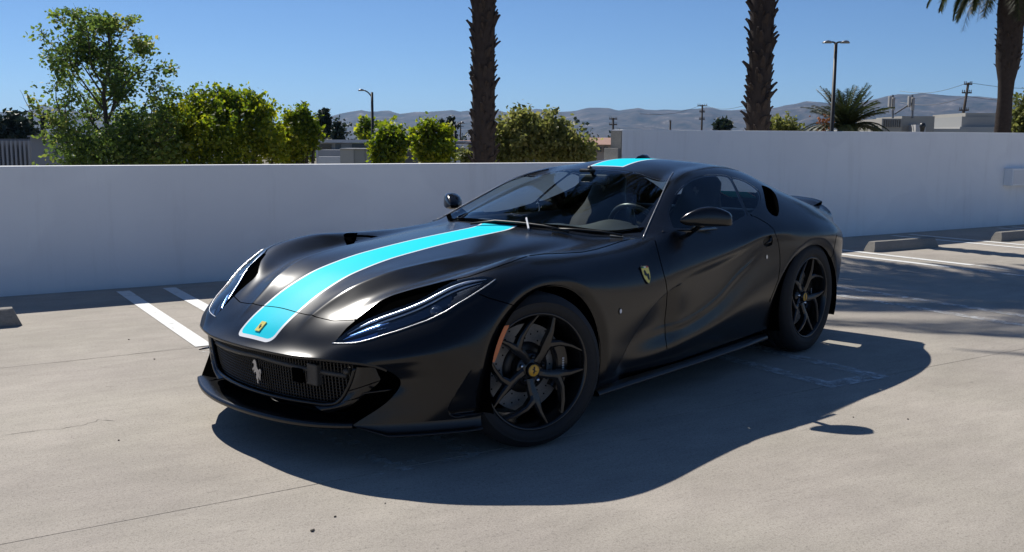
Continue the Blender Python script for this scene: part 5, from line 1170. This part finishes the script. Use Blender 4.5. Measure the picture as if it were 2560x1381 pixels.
# ---- wheels
def wheel(loc, rz, R, W, s, rot):
    """wheel with its outer face on the side s; built in local space with the outer face at +y"""
    root = MB(); yo = W/2
    root.lathe([(.262, yo-.022), (.268, yo-.012), (.262, yo-.006), (.254, yo-.010), (.250, yo-.024), (.244, yo-.05), (.238, yo-.12), (.243, -yo+.02), (.262, -yo+.015)], 64)
    w = root.build('wheel', RIMM, car, True); w.location = loc; w.rotation_euler = (0, 0, rz); w.scale = (1, s, 1)
    t = MB(); sh = .011
    prof = [(.258, -yo+.012), (.275, -yo+.002), (.305, -yo-.004), (R-.035, -yo+.002), (R-.012, -yo+.016), (R-.002, -yo+.042)]
    gro = [-.075, -.026, .026, .075]
    for gy in gro:
        prof += [(R, gy-.008), (R-.007, gy-.006), (R-.007, gy+.006), (R, gy+.008)]
    prof += [(R-.002, yo-.042), (R-.012, yo-.016), (R-.035, yo-.002), (.312, yo+.004), (.306, yo+.0015), (.300, yo+.004), (.275, yo-.002), (.262, yo-.012)]
    autosmooth(t.lathe(prof, 72).build('tyre', RUBBER, w), 50)
    def sec(path, hw, dp):
        P = np.array(path); k = len(P); V = []; F = []
        for i in range(k):
            a = P[min(i+1, k-1)]-P[max(i-1, 0)]; a[1] = 0; a /= np.linalg.norm(a); nrm = np.array([-a[2], 0, a[0]])
            c = P[i]; h = hw[i]; d = dp[i]
            V += [c+nrm*h+[0, -d, 0], c+nrm*h+[0, -.006, 0], c+nrm*h*.45, c-nrm*h*.45, c-nrm*h+[0, -.006, 0], c-nrm*h+[0, -d, 0]]
        for i in range(k-1):
            for j in range(5): F.append((i*6+j, (i+1)*6+j, (i+1)*6+j+1, i*6+j+1))
            F.append((i*6+5, (i+1)*6+5, (i+1)*6, i*6))
        F += [(0, 1, 2, 3, 4, 5), tuple((k-1)*6+j for j in (5, 4, 3, 2, 1, 0))]
        return V, F
    def pol(r, deg, y): a = math.radians(deg); return (-r*math.cos(a), y, r*math.sin(a))
    for k in range(5):
        a = 68+rot-72*k; y0 = yo-.052
        m = MB()
        m.add(*sec([pol(.040, a-24, y0), pol(.085, a-16, y0+.010), pol(.130, a-10, y0+.020), pol(.19, a-5, y0+.029), pol(.252, a, y0+.034)], [.020, .019, .021, .0125, .0065], [.03, .03, .035, .035, .04]))
        m.add(*sec([pol(.105, a-14, y0+.013), pol(.135, a-13, y0+.0205), pol(.172, a-27, y0+.026), pol(.212, a-41, y0+.031), pol(.252, a-52, y0+.034)], [.016, .020, .013, .0095, .006], [.03, .035, .035, .035, .04]))
        autosmooth(m.build('spoke', RIMM, w), 28)
    for k in range(5):
        q = pol(.058, 68+rot-72*k-54, yo-.060); MB().lathe([(0, .012), (.007, .011), (.0085, .004), (.011, 0), (.011, -.02)], 10, 'y', q).build('wheel_bolt', CHROME if k in (1, 3) else GLOSSB, w, True)
    MB().lathe([(.0, yo-.058), (.07, yo-.060), (.080, yo-.075), (.080, -.02)], 40).build('hub', RIMM, w, True)
    MB().lathe([(0, yo-.038), (.026, yo-.038), (.0265, yo-.041), (.0268, yo-.06)], 32).build('centre_cap', GOLD, w, True)
    MB().lathe([(.0268, yo-.041), (.029, yo-.038), (.032, yo-.040), (.033, yo-.065)], 32).build('cap_ring', GLOSSB, w, True)
    rt, up = np.array([-1., 0, 0]), np.array([0, 0, 1.]); ca, sa = math.cos(math.radians(-35)), math.sin(math.radians(-35))
    decal('cap_horse', sc(HORSE, .027, .034), (0, yo-.0385, 0), rt*ca+up*sa, up*ca-rt*sa, np.array([0, 1., 0]), .0012, BADGEK, w)
    # brake disc, holes and caliper stay with the wheel
    yd = yo-.120
    MB().lathe([(.115, yd), (.199, yd), (.199, yd-.03), (.115, yd-.03)], 64, close=True).build('brake_disc', DISCM, w)
    MB().lathe([(0, yd+.012), (.09, yd+.010), (.117, yd+.002), (.117, yd-.02)], 40).build('disc_bell', mat('bell_grey', (.03, .03, .03), .4, .5), w, True)
    hm = MB()
    for i in range(48):
        r = .132+.019*(i % 4); a = math.radians(i*7.5*1.0+(i % 4)*4)
        for th in (0,): hm.lathe([(0, .0012), (.0042, .0012), (.0042, -.001)], 6, 'y', (r*math.cos(a), yd, r*math.sin(a)))
    o = hm.build('disc_holes', VOID, w); o['kind'] = 'stuff'
    th = np.radians(np.linspace(-38, 32, 14)) if s > 0 else np.radians(np.linspace(-38, 32, 14)); rows = []
    for (r, y) in ((.150, yd-.05), (.148, yd+.030), (.156, yd+.038), (.205, yd+.038), (.215, yd+.028), (.215, yd-.05)):
        rows.append([(-r*math.cos(a), y, r*math.sin(a)) for a in th])
    cal = link('brake_caliper', grid_mesh(rows), mat('caliper_black', (.010, .010, .011), .22), w); autosmooth(cal, 40)
    rowsm = MB()
    for i in range(6):
        z = -.030+i*.011; rowsm.box((-.186, yd+.0385, z), (-.176, yd+.040, z+.0075))
    rowsm.build('caliper_mark', mat('mark_white', (.55, .55, .55), .4), w)
    return w
STEER = math.radians(-18)
wheel((0, .838, .350), STEER, .350, .272, 1, 0); wheel((0, -.838, .350), STEER, .350, .272, -1, 20)
wheel((-2.72, .802, .362), 0, .362, .305, 1, 8); wheel((-2.72, -.802, .362), 0, .362, .305, -1, 30)
# ---- door mirrors
def mirror(s):
    a = onplane(1702, 549, (0, 1, 0), .87); b_ = np.array([-1.405, 1.085, .948])
    N = 18; ring = 20; rows = []
    for i in range(N+1):
        t = i/N; c = a+(b_-a)*t; c = c+np.array([0, 0, .0])
        up_ = .074*math.sin(math.pi*min(1, .02+t*.86))**.75*(1 if t < .97 else .9); dn = .030*min(1, (t+.03)*6)**.5; dp = .085*math.sin(math.pi*min(1, .06+t*.80))**.6
        fr = .012+.028*math.sin(math.pi*min(1., t*.9+.05))
        e = 1 if t < 1 else .82
        row = []
        for j in range(ring):
            th = 2*math.pi*j/ring; cx_, sz_ = math.cos(th), math.sin(th)
            cx_ = math.copysign(abs(cx_)**.75, cx_); sz_ = math.copysign(abs(sz_)**.75, sz_)
            dx = (fr if cx_ > 0 else dp)*cx_*e; dz = (up_ if sz_ > 0 else dn)*sz_*e
            row.append(mir(c+np.array([dx, dx*.35, dz-.004]), s))
        rows.append(row)
    P = np.array(rows); g_ = MB()
    vs_ = P.reshape(-1, 3); fs_ = [(i*ring+j, (i+1)*ring+j, (i+1)*ring+(j+1) % ring, i*ring+(j+1) % ring) for i in range(N) for j in range(ring)]
    fs_ += [tuple(range(ring))[::-1], tuple(N*ring+j for j in range(ring))]
    o = g_.add(vs_, fs_).build('door_mirror', mat('mirror_black', (.008, .008, .009), .16, 0, .5), doors[s]); autosmooth(o, 60)
    # foot
    q0 = onplane(1655, 584, (0, 1, 0), .83); q1 = onplane(1790, 572, (0, 1, 0), .90)
    MB().tube([mir(q0, s), mir(q0*.6+q1*.4+[0, 0, .002], s), mir(q1, s)], [.010, .013, .008], 8).build('mirror_foot', GLOSSB, doors[s], True)
    q2 = (a+b_)/2+np.array([-.02, -.03, -.02]); q3 = q0*.45+q1*.55
    MB().tube([mir(q2, s), mir(q3, s)], [.022, .016], 8).build('mirror_stem', GLOSSB, doors[s], True)
for s in SIDE: mirror(s)
# ---- wipers and cowl
cw = []
for v in np.linspace(0, 3.8, 40):
    i = int(round(v*NSP)); j = int(round(U_C*(NS-1))); cw.append(S[i, j])
cwf = both(cw)
link('cowl_panel', grid_mesh(np.stack([cwf+[.022, 0, .003], cwf+[.004, 0, .0045], cwf+[-.018, 0, .011]], 0)), VOID, car, True)
def wiper(pts, name='wiper'):
    P = []
    for x, y, h in pts:
        p, n_ = surf(x, y, h)
        if p is not None: P.append(p)
    o = MB().tube(P, [.007]*len(P), 6).build(name, BLACKP, car, True); return o
wiper([(1178,565,.012), (1240,561,.02), (1300,566,.02), (1360,574,.02), (1421,586,.015)])
wiper([(1380,578,.012), (1440,583,.02), (1500,588,.02), (1556,595,.014)])
p0, n0 = surf(1318, 558, .03); p1, n1 = surf(1322, 578, .012)
MB().tube([p0, p1], .0055, 6).build('washer_jet', mat('clip_white', (.8, .8, .8), .4), car)
p0, n0 = surf(1525, 591, .004); p1, n1 = surf(1558, 594, .004)
MB().tube([p0, p1], .004, 6).build('chassis_plate', mat('plate_grey', (.35, .35, .34), .4), car)
# ---- cabin
def loft(rows, name, m, parent, closed=False): return link(name, grid_mesh(rows, closed_v=closed), m, parent, True)
cab = empty('cabin', (0, 0, 0)); cab.parent = car
yy = np.linspace(-.72, .72, 40)
bin_ = lambda y: .055*math.exp(-((y-.37)/.16)**2)+.012*math.exp(-(y/.10)**2)
loft([[(x+.05*(1-abs(y)/.75)+( -.05*y*y), y, z+bin_(y)*k) for y in yy] for x, z, k in ((-.98, .845, 0), (-1.10, .852, .2), (-1.25, .858, .75), (-1.34, .862, 1.0), (-1.40, .852, 1.0), (-1.42, .80, .5), (-1.36, .62, 0), (-1.30, .45, 0))], 'dashboard', DASHM, car)
MB().box((-1.36, .24, .80), (-1.345, .50, .895)).build('instrument_panel', VOID, car)
# steering wheel
c = np.array([-1.56, .37, .825]); ax = np.array([-.90, 0, .43]); ax /= np.linalg.norm(ax); e1 = np.array([0, 1., 0]); e2 = np.cross(ax, e1)
sw = MB(); sw.tube([c+.182*(math.cos(t)*e1+math.sin(t)*e2) for t in np.linspace(0, 2*math.pi, 40)], .016, 8, False)
for t in (0, math.pi, -math.pi/2): sw.tube([c, c+.18*(math.cos(t)*e1+math.sin(t)*e2)], .018, 6)
sw.tube([c-ax*.01, c+ax*.03], .06, 14); sw.build('steering_wheel', mat('wheel_leather', (.02, .02, .02), .35), car, True)
def seat(y):
    o = MB(); prof = [(-1.72, .38, .22, .06), (-1.95, .36, .25, .08), (-2.12, .40, .26, .10)]
    st = MB()
    def blob(rows):  # rows of (centre, half width, half thickness, normal)
        P = []
        for c_, hw, ht, n_ in rows:
            c_ = np.array(c_); n_ = np.array(n_, float); n_ /= np.linalg.norm(n_)
            P.append([c_+np.array([0, 1, 0])*hw*math.copysign(abs(math.cos(t))**.55, math.cos(t))+n_*ht*math.copysign(abs(math.sin(t))**.7, math.sin(t)) for t in np.linspace(0, 2*math.pi, 20, endpoint=False)])
        k = len(P); P = np.array(P); V = P.reshape(-1, 3); F = [(i*20+j, (i+1)*20+j, (i+1)*20+(j+1) % 20, i*20+(j+1) % 20) for i in range(k-1) for j in range(20)]
        F += [tuple(range(20)), tuple((k-1)*20+19-j for j in range(20))]; return V, F
    s1 = MB().add(*blob([((-1.60, y, .42), .20, .03, (0, 0, 1)), ((-1.66, y, .43), .24, .07, (0, 0, 1)), ((-1.95, y, .40), .25, .09, (0, 0, 1)), ((-2.10, y, .40), .24, .08, (0, 0, 1))])).build('seat', LEATHER, car, True)
    b1 = MB().add(*blob([((-2.05, y, .44), .23, .08, (1, 0, .3)), ((-2.12, y, .62), .26, .09, (1, 0, .3)), ((-2.20, y, .82), .24, .075, (1, 0, .3)), ((-2.25, y, .93), .17, .06, (1, 0, .3)), ((-2.28, y, 1.02), .135, .06, (1, 0, .3)), ((-2.31, y, 1.11), .125, .05, (1, 0, .3)), ((-2.33, y, 1.14), .09, .03, (1, 0, .3))])).build('backrest', LEATHER, s1, True)
    decal('headrest_horse', sc(HORSE, .045, .06), np.array([-2.222, y, 1.05]), *frame_of((1, 0, .3)), .003, mat('thread_grey', (.16, .16, .16), .6), s1)
for y in (.37, -.37): seat(y)
MB().box((-1.45, -.10, .30), (-2.2, .10, .56)).build('centre_console', LEATHER, car, False, .03)
MB().box((-2.62, -.66, .30), (-2.45, .66, .93)).build('rear_bulkhead', LEATHER, car, False, .03)
MB().box((-2.45, -.70, .25), (-1.2, .70, .32)).build('cabin_floor', LEATHER, car)
for s in SIDE:
    loft([[(x, s*y_, z) for x in np.linspace(-1.1, -2.4, 12)] for y_, z in ((.835, .868), (.80, .872), (.78, .80), (.76, .50), (.74, .30))], 'door_card', LEATHER, doors[s])
p, n_ = surf(1415, 447, -.05); rt, up, nf = frame_of((1, .15, 0))
p = np.array([-1.62, 0.0, 1.13])
MB().box((p[0]-.02, -.115, p[2]-.034), (p[0]+.015, .115, p[2]+.03)).build('rear_view_mirror', BLACKP, car, False, .02)
MB().tube([p+[0, 0, .03], p+[.05, 0, .075]], .014, 8).build('mirror_bracket', BLACKP, car, True)
MB().box((p[0]+.03, -.04, p[2]+.045), (p[0]+.10, .04, p[2]+.065)).build('sensor_box', BLACKP, car, False, .008)
bpy.data.objects.remove(cab)
